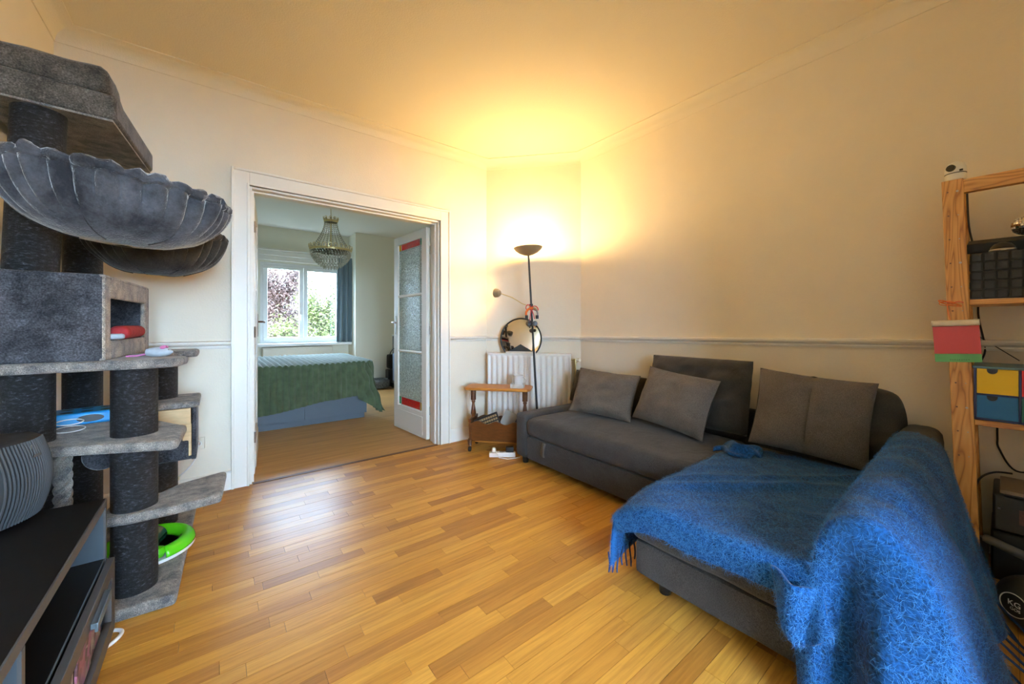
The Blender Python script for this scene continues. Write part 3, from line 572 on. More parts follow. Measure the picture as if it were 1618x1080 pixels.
# ------------------------------------------------------------------ floor lamp (uplighter with reading arm)
lamp = thing('floor_lamp', 'black torchiere floor lamp with bronze bowl and small reading arm', 'lamp', (2.292, 2.552, 0))
pb, ptp = Vector((2.292, 2.552, .02)), Vector((2.228, 2.622, 1.735))
def on_pole(z): k = (z - pb.z) / (ptp.z - pb.z); return pb + (ptp - pb) * k
MB().lathe([(.088, 0), (.088, .014), (.07, .022), (.014, .03)], (2.292, 2.552, 0), 32).build('base', 'lampblack', lamp)
MB().cyl(pb, ptp, .0105, .0085, 12).build('pole', 'lampblack', lamp)
up = (ptp - pb).normalized(); Tb = frame3(ptp, up.orthogonal(), up.cross(up.orthogonal()))
prof = [(.012, -.012), (.045, -.004), (.085, .014), (.118, .040), (.130, .060), (.126, .060), (.114, .044), (.082, .020), (.04, .004), (.01, .002)]
MB().lathe(prof, n=40, T=Tb).build('bowl_shade', 'bronze', lamp)
MB().lathe([(.004, .010), (.018, .018), (.024, .032), (.018, .046), (.004, .052)], n=16, T=Tb).build('bulb', 'bulb', lamp)
l = bpy.data.lights.new('uplight', 'POINT'); l.energy = LAMP_W; l.color = (1.0, .65, .26); l.shadow_soft_size = .04
o = bpy.data.objects.new('uplight', l); o.location = Tb @ Vector((0, 0, .066)); COL.objects.link(o)
hd = Vector((2.030, 2.835, 1.392)); j = on_pole(1.262)
MB().tube([j, j + Vector((-.06, .065, .035)), (j + hd) / 2 + Vector((-.01, .01, .022)), hd + Vector((.028, -.030, -.006))], .0045, 8).build('reading_arm', 'brass', lamp)
MB().cyl(on_pole(1.235), on_pole(1.29), .016, n=12).build('arm_joint', 'lampblack', lamp)
aim = Vector((-.25, .93, .10)).normalized(); Th = frame3(hd, aim.orthogonal(), aim.cross(aim.orthogonal()))
rh = MB().lathe([(.006, -.040), (.026, -.034), (.038, -.014), (.041, .012), (.038, .012), (.034, -.010), (.004, -.030)], n=24, T=Th).build('reading_head', 'bronze', lamp)
MB().lathe([(.002, -.022), (.014, -.016), (.017, -.004), (.010, .006), (.002, .008)], n=12, T=Th).build('reading_bulb', 'bulb', rh)
l = bpy.data.lights.new('reading_light', 'SPOT'); l.energy = READ_W; l.color = (1.0, .62, .25); l.spot_size = math.radians(125); l.spot_blend = .6; l.shadow_soft_size = .03
o = bpy.data.objects.new('reading_light', l); o.location = Th @ Vector((0, 0, .016)); o.rotation_euler = aim.to_track_quat('-Z', 'Y').to_euler(); COL.objects.link(o)
# things hung on the pole
q = on_pole(1.255) + Vector((-.012, -.010, 0)); rb = thing('ribbon_bow', 'red ribbon tied in a bow round the lamp pole', 'ribbon', tuple(q))
er = Vector((math.cos(YAW), -math.sin(YAW), 0)); tow = Vector((-math.sin(YAW), -math.cos(YAW), 0))
for sg, ln in ((-1, .055), (1, .075)):
    MB().tube([q + er * (sg * ln * math.sin(t)) * (.4 + .6 * abs(math.sin(t / 2))) + Vector((0, 0, .022 * math.sin(2 * t) - sg * .008 * math.sin(t))) + tow * .004 for t in [math.pi * k / 10 for k in range(11)]], .0045, 6).build('loop', 'redrib', rb)
for dx, ln in ((-.012, .13), (.03, .10)):
    MB().tube([q + tow * .006, q + er * dx * .6 + Vector((0, 0, -ln * .5)) + tow * .008, q + er * dx + Vector((0, 0, -ln)) + tow * .006], .004, 6).build('ribbon_tail', 'redrib', rb)
MB().tube([q + Vector((.02 * math.cos(t), .02 * math.sin(t), 0)) + Vector((.012, .010, 0)) for t in [2 * math.pi * k / 12 for k in range(12)]], .0045, 6, True).build('knot', 'redrib', rb)
hp = on_pole(1.20) + tow * .022; hh = thing('headphones', 'orange headband headphones hanging from the lamp pole by the ribbon', 'headphones', tuple(hp))
Tq = frame3(hp, er, (0, 0, 1))
ar = [math.radians(-25 + 230 * k / 18) for k in range(19)]
MB().tube([Tq @ Vector((.052 * math.cos(a), .052 * math.sin(a), 0)) for a in ar[8:]], .010, 8).build('headband', 'orange', hh)
MB().tube([Tq @ Vector((.052 * math.cos(a), .052 * math.sin(a), 0)) for a in ar[:9]], .010, 8).build('headband', 'steel', hh)
for a in (ar[0], ar[-1]): MB().cyl(Tq @ Vector((.052 * math.cos(a), .052 * math.sin(a) + .01, 0)), Tq @ Vector((.052 * math.cos(a), .052 * math.sin(a) - .022, 0)), .014, n=12).build('ear_cup', 'black', hh)
cp = on_pole(1.115) + tow * .03; cs = thing('clip_light', 'small dark clip-on spotlight clamped to the lamp pole above the mirror', 'light', tuple(cp))
MB().lathe([(.004, -.026), (.022, -.020), (.030, 0), (.028, .022), (.024, .022), (.02, .0), (.004, -.01)], n=16, T=frame3(cp - er * .030, er, (0, 0, 1)) @ Matrix.Rotation(math.radians(30), 4, 'Y')).build('spot_head', 'gunmetal', cs)
MB().lathe([(.003, -.02), (.02, -.016), (.024, 0), (.02, .018), (.003, .02)], n=14, T=frame3(cp + er * .022, er, (0, 0, 1))).build('clamp_body', 'black', cs)
MB().cyl(cp - er * .015, cp + er * .01, .010, n=10).build('neck', 'black', cs)
# ------------------------------------------------------------------ wooden magazine table
tcx, tcy, _ = ch(.215, .405)
st = thing('side_table', 'honey wood magazine side table with turned legs, scalloped trough and casters', 'table', (tcx, tcy, 0), rz=math.atan2(CU[1], CU[0]))
tp = [(-.295, -.09), (-.27, -.128), (.27, -.128), (.295, -.09), (.295, .09), (.27, .128), (-.27, .128), (-.295, .09)]
MB().prism(tp, .532, .556).build('table_top', 'walnut', st, bevel=.009, seg=3, world=False)
leg = [(.024, .532), (.024, .43), (.014, .425), (.019, .415), (.013, .405), (.012, .395), (.018, .36), (.024, .31), (.018, .29), (.016, .275)]
for x in (-.235, .235):
    MB().box(x - .026, x + .026, -.05, .05, .518, .532).lathe([(r, z) for r, z in leg][::-1], (x, 0, 0), 16).box(x - .012, x + .012, -.115, .115, .255, .280).build('turned_leg', 'dwood', st, world=False)
    mb = MB().prism([(-.11, .10), (-.115, .27), (.115, .27), (.11, .10), (.05, .085), (-.05, .085)], 0, .02); mb.v = [(x - .01 + p[2], p[0], p[1]) for p in mb.v]
    mb.build('end_panel', 'dwood', st, bevel=.003, world=False)
    for yy in (-.10, .10):
        MB().tube([(x, yy * .8, .10), (x - .004, yy, .085), (x, yy * 1.15, .05)], [.02, .022, .016], 10).build('foot', 'dwood', st, world=False)
        c = MB().cyl((x - .012, yy * 1.15, .022), (x + .012, yy * 1.15, .022), .022, n=18).build('caster', 'black', st, bevel=.004, world=False)
def scallop(y0, y1, name):
    mb = MB(); n = 32; V = []; fs = []
    for i in range(n + 1):
        x = -.245 + .49 * i / n; top = .255 + .014 * math.cos(2 * math.pi * (x / .49) * 3) - .012 * math.exp(-(x / .05) ** 2) * 0; bot = .095 + .010 * math.cos(2 * math.pi * x / .49)
        lean = (-.022 if y0 < 0 else .022)
        V += [(x, y0, bot), (x, y1, bot), (x, y1 + lean, top), (x, y0 + lean, top)]
    for i in range(n):
        a, b = 4 * i, 4 * i + 4
        fs += [(a + k, b + k, b + (k + 1) % 4, a + (k + 1) % 4) for k in range(4)]
    fs += [(0, 1, 2, 3), (4 * n + 3, 4 * n + 2, 4 * n + 1, 4 * n)]
    mb.add(V, fs).build(name, 'dwood', st, ang=50, world=False)
scallop(-.095, -.082, 'trough_side'); scallop(.082, .095, 'trough_side'); MB().box(-.225, .225, -.09, .09, .09, .102).build('trough_floor', 'dwood', st, world=False)
MB().box(-.22, .22, -.012, .012, .052, .078).build('stretcher', 'walnut', st, bevel=.003, world=False)
ST = Matrix.Translation((tcx, tcy, 0)) @ Matrix.Rotation(math.atan2(CU[1], CU[0]), 4, 'Z')
kb = thing('keyboard', 'black computer keyboard with beige lettered keys standing in the magazine trough', 'keyboard', tuple(ST @ Vector((-.08, -.03, .11))))
Tk = ST @ Matrix.Translation((-.10, -.045, .235)) @ Matrix.Rotation(math.radians(-22), 4, 'Y') @ Matrix.Rotation(math.radians(80), 4, 'X')
MB().box(-.13, .12, -.075, .065, -.008, .006, Tk).build('case', 'black', kb, bevel=.003)
mb = MB()
for r in range(4):
    for c in range(11): mb.box(-.122 + c * .0215, -.122 + c * .0215 + .016, -.055 + r * .028, -.055 + r * .028 + .018, .006, .011, Tk)
mb.build('keys', 'key', kb)['kind'] = 'stuff'
lp = thing('folder', 'grey cover with a dark blue label standing in the magazine trough', 'folder', tuple(ST @ Vector((.10, .0, .11))))
Tl = ST @ Matrix.Translation((.095, -.01, .215)) @ Matrix.Rotation(math.radians(24), 4, 'Y') @ Matrix.Rotation(math.radians(84), 4, 'X')
MB().box(-.085, .13, -.10, .115, -.004, .004, Tl).build('cover', 'laptop', lp, bevel=.002)
MB().box(.035, .12, .035, .105, .0042, .0052, Tl).build('label_patch', 'navy', lp)
tr = thing('coaster_tray', 'small white slatted wooden tray under the mug', 'tray', tuple(ST @ Vector((.175, -.035, .5565))))
Tt = ST @ Matrix.Translation((.175, -.035, .5565))
MB().box(-.056, .056, -.05, .05, 0, .006, Tt).build('tray_floor', 'ceramic', tr)
for k in range(9): MB().box(-.056 + k * .0125, -.056 + k * .0125 + .0095, -.054, -.048, 0, .034, Tt).build('slat', 'ceramic', tr)
MB().box(-.056, .056, .048, .053, 0, .034, Tt).box(-.058, -.053, -.05, .05, 0, .034, Tt).box(.053, .058, -.05, .05, 0, .034, Tt).build('tray_rim', 'ceramic', tr)
mg = thing('mug', 'white ceramic mug standing in the slatted tray', 'mug', tuple(ST @ Vector((.175, -.03, .563))))
Tmug = ST @ Matrix.Translation((.175, -.005, .5635))
MB().lathe([(.032, 0), (.036, .004), (.041, .088), (.043, .096), (.040, .096), (.037, .09), (.032, .008), (.002, .006)], n=28, T=Tmug).build('cup', 'ceramic', mg)
MB().tube([Tmug @ Vector((.039 + .028 * math.sin(t), 0, .05 + .028 * math.cos(t))) for t in [math.pi * k / 10 for k in range(11)]], .005, 8).build('handle', 'ceramic', mg)
# power strip on the floor
ps = thing('power_strip', 'white power strip on the floor beside the low sofa arm', 'power strip', (1.90, 2.585, 0))
Tp = Matrix.Translation((1.905, 2.588, 0)) @ Matrix.Rotation(math.radians(-38), 4, 'Z')
MB().box(-.105, .115, -.027, .027, .001, .040, Tp).build('housing', 'white', ps, bevel=.007, seg=3)
for x in (-.065, .0, .065): MB().lathe([(.021, .0402), (.021, .041), (.017, .041), (.016, .033), (.001, .033)], n=20, T=Tp @ Matrix.Translation((x, 0, 0))).build('socket', 'lead', ps)
pg = MB().lathe([(.018, .041), (.018, .062), (.014, .074), (.006, .078)], n=16, T=Tp @ Matrix.Translation((-.065, 0, 0))).build('white_plug', 'white', ps)
MB().tube([Tp @ Vector(p) for p in ((-.065, 0, .07), (-.05, -.03, .06), (-.02, -.06, .012), (.05, -.075, .006), (.12, -.05, .006), (.16, -.02, .006))], .0035, 8).build('cable', 'white', pg)
MB().box(.035, .10, -.024, .026, .041, .085, Tp).build('black_adapter', 'black', ps, bevel=.006)
# ------------------------------------------------------------------ pine shelf unit
def lean(z): return -.030 * (1.71 - z) / 1.05
shf = thing('pine_shelf', 'tall pine shelving unit with knotty uprights beside the chaise', 'shelf', (2.6, -.25, 0))
def post(x0, x1, y0, y1, z1=1.71):
    mb = MB(); k = lean(0); mb.add([(x0, y0 + k, 0), (x1, y0 + k, 0), (x1, y1 + k, 0), (x0, y1 + k, 0), (x0, y0, z1), (x1, y0, z1), (x1, y1, z1), (x0, y1, z1)], [(3, 2, 1, 0), (4, 5, 6, 7), (0, 1, 5, 4), (1, 2, 6, 5), (2, 3, 7, 6), (3, 0, 4, 7)]); return mb
for y0 in (.105, -.455):
    for x0 in (2.45, 2.735): 
        p = post(x0, x0 + .030, y0, y0 + .061).build('upright', 'pinev', shf, bevel=.002)
        if x0 < 2.5 and y0 > 0:
            for i in range(12):
                z = 1.66 - i * .10
                if 1.12 > z > .95: continue
                for dy, m, r in ((.018, 'steel', .0042 if i % 3 == 0 else .0022), (.045, 'dwood', .0032)):
                    yy = y0 + dy + lean(z); MB().cyl((x0 - .0015, yy, z), (x0 + .001, yy, z), r, n=8).build('screw' if m == 'steel' else 'peg_hole', m, p)
    for z in (.25, .95, 1.55): MB().box(2.48, 2.735, y0 + .02 + lean(z), y0 + .042 + lean(z), z - .03, z + .03).build('side_rung', 'pineh', shf)
MB().box(2.45, 2.478, -.394, .105, 1.648, 1.704).build('top_rail', 'pineh', shf, bevel=.002)
for z in (1.206, .715, .07): MB().box(2.455, 2.765, -.394, .104 + lean(z), z - .022, z).build('shelf_board', 'pineh', shf, bevel=.002)
# camera on top of the upright
sc = thing('security_camera', 'white dome security camera with black lens on the shelf upright', 'camera', (2.475, .128, 1.711))
c0 = Vector((2.483, .128, 1.711)); MB().lathe([(.028, 0), (.031, .008), (.031, .026), (.029, .028)], c0, 24).build('base', 'white', sc)
MB().lathe([(.029, .029), (.031, .034), (.0315, .046), (.029, .060), (.020, .074), (.008, .080), (.001, .081)], c0, 24).build('dome', 'white', sc)
lc = c0 + Vector((-.030, .012, .050)); dl = Vector((-.9, .35, .1)).normalized(); MB().lathe([(.014, -.008), (.014, .003), (.010, .005), (.002, .004)], n=18, T=frame3(lc, dl.orthogonal(), dl.cross(dl.orthogonal()))).build('lens', 'black', sc)
MB().lathe([(.0295, .0275), (.0318, .0275), (.0318, .030), (.0295, .030)], c0, 24).build('seam_ring', 'black', sc)
MB().box(2.452, 2.456, .106, .116, 1.743, 1.750).build('sensor', 'black', sc)
# woven basket
bk = thing('woven_basket', 'charcoal woven strap basket on the middle pine shelf', 'basket', (2.60, -.12, 1.2065))
B0 = (2.468, 2.735, -.34, .088, 1.207, 1.395); MB().box(B0[0] + .004, B0[1], B0[2], B0[3] - .004, B0[4], B0[4] + .01).box(B0[1] - .006, B0[1], B0[2], B0[3] - .004, B0[4], B0[5]).box(B0[0] + .006, B0[1], B0[2], B0[2] + .006, B0[4], B0[5]).box(B0[0] + .007, B0[0] + .010, B0[2], B0[3] - .008, B0[4], B0[5]).box(B0[0] + .008, B0[1], B0[3] - .010, B0[3] - .006, B0[4], B0[5]).build('liner', 'black', bk)
sq = .0335; ny = int((B0[3] - B0[2]) / sq); nzz = 5; hz = (B0[5] - B0[4]) / nzz
def pad(w_, h_, t_): return [(0, -w_, -h_), (0, w_, -h_), (0, w_, h_), (0, -w_, h_), (-t_, -w_ * .7, -h_ * .7), (-t_, w_ * .7, -h_ * .7), (-t_, w_ * .7, h_ * .7), (-t_, -w_ * .7, h_ * .7)]
wm = MB().add(pad(sq / 2, hz / 2, .006), [(4, 7, 6, 5), (0, 4, 5, 1), (1, 5, 6, 2), (2, 6, 7, 3), (3, 7, 4, 0), (0, 1, 2, 3)]).build('strap_square', 'weave', bk, world=False); first = True
for k in range(ny):
    for j in range(nzz):
        o = wm if first else wm.copy()
        if not first: COL.objects.link(o)
        first = False; o.parent = bk; o.location = Vector((B0[0] + .007 - (.0025 if (k + j) % 2 else 0), B0[3] - sq * (k + .5), B0[4] + hz * (j + .5))) - Vector(bk['_base'])
for k in range(7):
    for j in range(nzz):
        o = wm.copy(); COL.objects.link(o); o.parent = bk; o.rotation_euler = (0, 0, -math.pi / 2); o.location = Vector((B0[0] + .024 + sq * (k + .1), B0[3] - .006 + (.0025 if (k + j) % 2 else 0), B0[4] + hz * (j + .5))) - Vector(bk['_base'])
lid = tag(MB().add([(2.56, -.36, 1.400), (2.56, .10, 1.405), (2.73, -.36, 1.430), (2.73, .10, 1.435), (2.55, -.36, 1.440), (2.55, .10, 1.445), (2.73, -.36, 1.481), (2.73, .10, 1.484)], [(0, 1, 3, 2), (4, 6, 7, 5), (0, 4, 5, 1), (2, 3, 7, 6), (1, 5, 7, 3), (0, 2, 6, 4)]).build('box_lid', 'blackmatt', bevel=.003), 'flat black box lid lying over the back of the woven basket', 'lid')
dm = thing('black_dome', 'glossy black dome gadget lying in the top of the woven basket', 'gadget', (2.50, .005, 1.39))
MB().lathe([(.030, 0), (.034, .012), (.032, .028), (.022, .042), (.008, .048), (.001, .049)], (2.508, .005, 1.386), 24).build('shell', 'black', dm); MB().lathe([(.0345, .012), (.036, .016), (.0345, .020)], (2.508, .005, 1.386), 24).build('band', 'steel', dm)
db = thing('disco_ball', 'silver mirror-tiled disco ball resting on the black box lid', 'disco ball', (2.63, -.052, 1.47)); dc = Vector((2.63, -.052, 1.5095)); DR = .038
MB().lathe([(max(.001, DR * .985 * math.sin(math.pi * k / 16)), -DR * .985 * math.cos(math.pi * k / 16)) for k in range(17)], dc, 28).build('core', 'gunmetal', db)
proto = None
for i in range(1, 14):
    th = math.pi * i / 14; n = max(4, int(2 * math.pi * math.sin(th) * 14 / math.pi)); 
    for k in range(n):
        a = 2 * math.pi * k / n; d = Vector((math.sin(th) * math.cos(a), math.sin(th) * math.sin(a), math.cos(th)))
        if proto is None: proto = MB().box(-.0037, .0037, -.0037, .0037, 0, .001).build('mirror_tile', 'mirror', db, world=False); o = proto
        else: o = proto.copy(); COL.objects.link(o); o.parent = db
        tt = Vector((0, 0, 1)).cross(d).normalized(); Tt2 = frame3(dc + d * DR * .985, tt, d.cross(tt)); Tt2.translation -= Vector(db['_base']); o.matrix_local = Tt2
# small chest with painted drawers
cb = thing('drawer_chest', 'small painted desktop chest with yellow, red, blue and green drawers on the lower shelf', 'chest', (2.6, -.1, .716))
y1, y0, z0, z1 = .078, -.15, .716, .925
MB().box(2.462, 2.70, y0, y1, z0, z0 + .008).box(2.462, 2.70, y0, y1, .817, .823).box(2.462, 2.70, y0, y0 + .007, z0, z1).box(2.462, 2.70, y1 - .007, y1, z0, z1).box(2.462, 2.70, -.040, -.034, z0, z1).box(2.69, 2.70, y0, y1, z0, z1).build('carcass', 'navy', cb)
MB().box(2.455, 2.705, y0 - .004, y1 + .004, z1, z1 + .010).build('chest_top', 'teal', cb, bevel=.002)
for (a, b), (c, d), m in (((-.033, y1 - .008), (.824, z1 - .001), 'wdrawer_y'), ((y0 + .008, -.041), (.824, z1 - .001), 'wdrawer_r'), ((-.033, y1 - .008), (z0 + .009, .816), 'wdrawer_b'), ((y0 + .008, -.041), (z0 + .009, .816), 'wdrawer_g')):
    dr = MB().box(2.462, 2.472, a, b, c, d).build('drawer_front', m, cb); ym = (a + b) / 2 + .012
    MB().add([(2.4612, ym + .014 * math.cos(t), d - .0 - .020 * abs(math.sin(t)) ** .7) for t in [math.pi * k / 12 for k in range(13)]], [tuple(range(13))]).build('finger_notch', 'black', dr)
    MB().box(2.472, 2.68, a + .004, b - .004, c, c + .004).build('drawer_floor', m, dr)
# calendar hung on the upright
cal = thing('wall_calendar', 'red and green tear-off calendar hanging on the shelf upright', 'calendar', (2.44, .12, .95))
Tc = frame3((2.4415, .1235, 1.035), (0, -1, .055), (0, .085, 1))
MB().box(-.064, .064, -.088, .086, -.004, .000, Tc).build('backing', 'paper', cal)
MB().box(-.064, .064, -.054, .067, .0002, .0012, Tc).build('red_field', 'calred', cal); MB().box(-.064, .064, -.088, -.054, .0002, .0012, Tc).build('green_band', 'calgrn', cal)
MB().grid(lambda u, v: Tc @ Vector((-.066 + .132 * u, .062 + .024 * v, .003 + .006 * math.sin(3 * v) + .002 * math.sin(20 * u))), 20, 4).build('torn_edge', 'paper', cal, solid=.002)
mb = MB()
for i, w_ in enumerate((3, 2.4, 2.2, 2.2, 2.0, 2.4, 2.4, 2.2, 2.6)):
    x = -.022 + i * .0062; w2 = w_ * .0008
    mb.box(x, x + .0009, -.081, -.0765, .0012, .0016, Tc).box(x + w2 * 1.3, x + w2 * 1.3 + .0009, -.081, -.0765, .0012, .0016, Tc).box(x, x + w2 * 1.3, -.081 if i % 2 else -.0772, -.0802 if i % 2 else -.0765, .0012, .0016, Tc)
mb.build('small_print', 'ink', cal); MB().box(-.026, .028, -.0535, -.0520, .0012, .0015, Tc).build('print_line', 'inkred', cal)
rs = thing('red_string', 'thin red string knotted round the shelf upright above the calendar', 'string', (2.445, .13, 1.17))
MB().tube([(2.4475, .168 - .064 * k / 10, 1.195 + .004 * math.sin(k)) for k in range(11)], .0016, 6).build('wrap', 'redrib', rs)
for s in range(3): MB().tube([(2.444 - .004 * math.sin(t), .150 + .022 * math.cos(t) * (1 + .25 * s) - .004 * s, 1.192 + (.009 + .003 * s) * math.sin(t + s)) for t in [2 * math.pi * k / 14 for k in range(14)]], .0015, 6, True).build('loop', 'orange', rs)
MB().tube([(2.444, .150, 1.190), (2.4435, .146, 1.15), (2.4435, .140, 1.118)], .0014, 6).build('hanger', 'orange', rs)
MB_c = lambda nm, pts, lab, r=.0035: tag(MB().tube(pts, r, 8).build(nm, 'black'), lab, 'cable')
def bez(P, n=24):
    P = [Vector(p) for p in P]; out = []
    for i in range(len(P) - 1):
        a, b, c, d = P[max(0, i - 1)], P[i], P[i + 1], P[min(len(P) - 1, i + 2)]
        for k in range(n // (len(P) - 1) + 1):
            t = k / (n // (len(P) - 1) + 1); out.append(.5 * ((2 * b) + (c - a) * t + (2 * a - 5 * b + 4 * c - d) * t * t + (3 * b - a - 3 * c + d) * t ** 3))
    return out + [P[-1]]
MB_c('power_cable', bez([(2.70, .105, 1.70), (2.72, .100, 1.55), (2.76, .085, 1.44), (2.775, .07, 1.30), (2.782, .075, 1.15), (2.782, .055, 1.0), (2.782, .065, .94)]), 'black cable running down the wall behind the upper shelf')
MB_c('thin_cable', bez([(2.782, .075, 1.05), (2.775, .02, 1.0), (2.77, -.04, .945)]), 'thin dark cable slanting across the wall above the painted chest', .0018)
MB_c('hanging_cable', bez([(2.75, .02, .69), (2.76, .02, .60), (2.76, .015, .55), (2.74, -.03, .47), (2.72, -.12, .50)]), 'black cable hanging below the lower shelf to the stacked device')
MB_c('looped_cable', bez([(2.72, -.02, .46), (2.70, .03, .455), (2.66, .07, .42), (2.64, .08, .34), (2.66, .07, .2)]), 'black looped cable behind the stacked device', .004)
# stacked device and weight bag under the shelf
dv = thing('stacked_device', 'black boxy appliance with a brown metal lid and vent under the pine shelf', 'appliance', (2.6, -.12, .071))
MB().box(2.50, 2.76, -.30, .035, .072, .27).build('lower_case', 'black', dv, bevel=.008); MB().box(2.49, 2.755, -.30, .030, .275, .42).build('upper_case', 'black', dv, bevel=.008)
MB().box(2.475, 2.70, -.30, .012, .432, .447).build('lid', 'silverlid', dv, bevel=.002); MB().box(2.487, 2.491, -.20, -.035, .318, .375).build('vent', 'vent', dv); MB().box(2.4885, 2.492, .010, .018, .362, .370).build('indicator', 'chrome', dv)
MB().box(2.50, 2.69, -.28, .0, .420, .433).build('spacer', 'black', dv)
wb = thing('weight_ball', 'black leather weight ball with a white circled KG print on the floor by the throw', 'weight', (2.32, -.072, 0))
BCn = Vector((2.32, -.072, .096)); BR = .096
MB().lathe([(max(.001, BR * math.sin(math.pi * k / 20)), -BR * math.cos(math.pi * k / 20)) for k in range(21)], BCn, 36).build('ball', 'ballrubber', wb, ang=180)
dn = Vector((-.80, .58, .10)).normalized(); ux = Vector((-dn.y, dn.x, 0)).normalized(); ux = -ux if ux.dot(er) < 0 else ux; uy = Vector((0, 0, 1)); Tw = frame3(BCn + dn * (BR * .998), ux, uy)
if (Tw.to_3x3() @ Vector((0, 0, 1))).dot(dn) < 0: Tw = frame3(BCn + dn * (BR * .998), -ux, uy)
MB().tube([BCn + (Tw.to_3x3() @ Vector((.038 * math.cos(t), .038 * math.sin(t), 0)) + dn * math.sqrt(BR ** 2 - .038 ** 2)).normalized() * (BR + .0005) for t in [2 * math.pi * k / 40 for k in range(40)]], .0018, 6, True).build('printed_ring', 'print', wb)
text('KG', .026, Tw @ Matrix.Translation((.006, .006, .001)), 'print', wb); text('GOS', .014, Tw @ Matrix.Translation((.008, -.013, .0)), 'print', wb)
hs = thing('black_hose', 'black flexible hose lying in front of the stacked device', 'hose', (2.45, -.05, .2)); MB().tube(bez([(2.475, .05, .235), (2.465, .02, .232), (2.455, -.05, .215), (2.46, -.14, .20), (2.47, -.25, .18)]), .017, 12).build('hose_tube', 'gunmetal', hs)
MB().tube(bez([(2.475, .05, .238), (2.478, .055, .17), (2.478, .055, .10)]), .015, 10).build('hose_end', 'black', hs)
# ------------------------------------------------------------------ cat tree
ct = thing('cat_tree', 'huge grey plush cat tree with black sisal posts and hammocks', 'cat tree', (-.38, 2.5, 0))
def board(poly, z0, z1, name='platform', m='plushl', bv=.014): return MB().prism(poly, z0, z1).build(name, m, ct, bevel=bv, seg=3)
board([(-.64, 2.03), (-.115, 2.0), (-.078, 2.98), (-.64, 2.98)], 0, .045, 'base_board')
def spost(x, y, z0, z1, x1=None, y1=None, r=.070):
    p0 = Vector((x, y, z0)); p1 = Vector((x if x1 is None else x1, y if y1 is None else y1, z1)); mb = MB(); n = 40; k = max(2, int((z1 - z0) / .03)); mb.tube([p0 + (p1 - p0) * i / k for i in range(k + 1)], r, n); return mb.build('post', 'sisal', ct)
spost(-.25, 2.155, .045, .93); spost(-.545, 2.225, .045, .93); spost(-.515, 2.83, .045, 1.9); spost(-.222, 2.765, .045, .93)
spost(-.535, 2.225, 1.29, 1.9, -.515, 2.225)
# lowest step, curling round the front post
board([(-.335, 2.10), (-.325, 2.075), (-.25, 2.058), (-.12, 2.055), (.028, 2.075), (.052, 2.385), (.035, 2.40), (-.12, 2.34), (-.18, 2.27), (-.32, 2.25), (-.335, 2.20)], .335, .372)
# middle platform with the toy
board([(-.62, 2.13), (-.47, 2.085), (-.125, 1.925), (-.105, 1.94), (-.092, 2.21), (-.11, 2.23), (-.20, 2.40), (-.25, 2.73), (-.62, 2.74)], .628, .664)
# upper platform carrying the house
board([(-.66, 2.055), (-.14, 2.05), (-.105, 2.085), (-.088, 2.20), (-.10, 2.235), (-.16, 2.30), (-.16, 2.64), (-.08, 2.66), (-.063, 2.68), (-.063, 2.85), (-.08, 2.87), (-.66, 2.87)], .93, .966)
# house: five padded panels and a face with a square opening
hs1 = MB(); F0, F1, HB, HT = (-.322, 2.085), (-.262, 2.70), .966, 1.292; XL = -.64
def wallp(a, b, z0, z1, t):
    d = Vector((b[0] - a[0], b[1] - a[1])).normalized(); n = Vector((-d.y, d.x)) * t
    return [(a[0], a[1]), (b[0], b[1]), (b[0] + n.x, b[1] + n.y), (a[0] + n.x, a[1] + n.y)], z0, z1
front = MB().prism([(XL, 2.105), F0, (F0[0], F0[1] + .02), (XL, 2.125)], HB, HT).build('house_front', 'plush', ct, bevel=.012, seg=3)
MB().prism([(XL, 2.68), (F1[0], F1[1] - .02), F1, (XL, 2.70)], HB, HT).build('house_back', 'plush', ct, bevel=.01)
MB().prism([(XL, 2.12), (XL + .02, 2.12), (XL + .02, 2.69), (XL, 2.69)], HB, HT).build('house_side', 'plushd', ct, bevel=.006)
MB().prism([(XL, 2.107), F0, F1, (XL, 2.70)], HT - .022, HT).build('house_roof', 'plush', ct, bevel=.01); MB().prism([(XL + .02, 2.12), (F0[0] - .02, 2.11), (F1[0] - .02, 2.69), (XL + .02, 2.69)], HB, HB + .006).build('house_floor', 'plushd', ct)
def fpt(k): return (F0[0] + (F1[0] - F0[0]) * k, F0[1] + (F1[1] - F0[1]) * k)
face = MB()
for k0, k1, za, zb in ((0, .10, HB, HT), (.90, 1, HB, HT), (.10, .90, HB, HB + .075), (.10, .90, HT - .085, HT)):
    face.prism(wallp(fpt(k0), fpt(k1), 0, 0, .020)[0], za, zb)
face.build('house_face', 'plush_lamplit', ct, bevel=.006)
# back cubby with raw pine frame
cbx = (-.315, -.068, 2.54, 2.86, .42, .712)
MB().box(cbx[0], cbx[1] + .012, cbx[2] - .01, cbx[3], .682, .712).build('cubby_roof', 'plushl', ct, bevel=.010); MB().box(cbx[0], cbx[1], cbx[2], cbx[3], .42, .44).build('cubby_floor', 'plushd', ct, bevel=.006)
MB().box(cbx[1] - .018, cbx[1], cbx[2], cbx[3], .44, .682).build('cubby_side', 'plush', ct, bevel=.006); MB().box(cbx[0], cbx[1] - .018, cbx[3] - .02, cbx[3], .44, .682).build('cubby_back', 'plushd', ct)
MB().box(cbx[0], cbx[1] - .022, cbx[2] - .004, cbx[2] + .014, .60, .680).box(cbx[1] - .055, cbx[1] - .020, cbx[2] - .006, cbx[2] + .012, .44, .60).build('cubby_frame', 'rawpine', ct, bevel=.002)
MB().box(cbx[0], cbx[1] - .03, cbx[2] - .012, cbx[2] + .006, .425, .52).build('cubby_lip', 'plush', ct, bevel=.008)
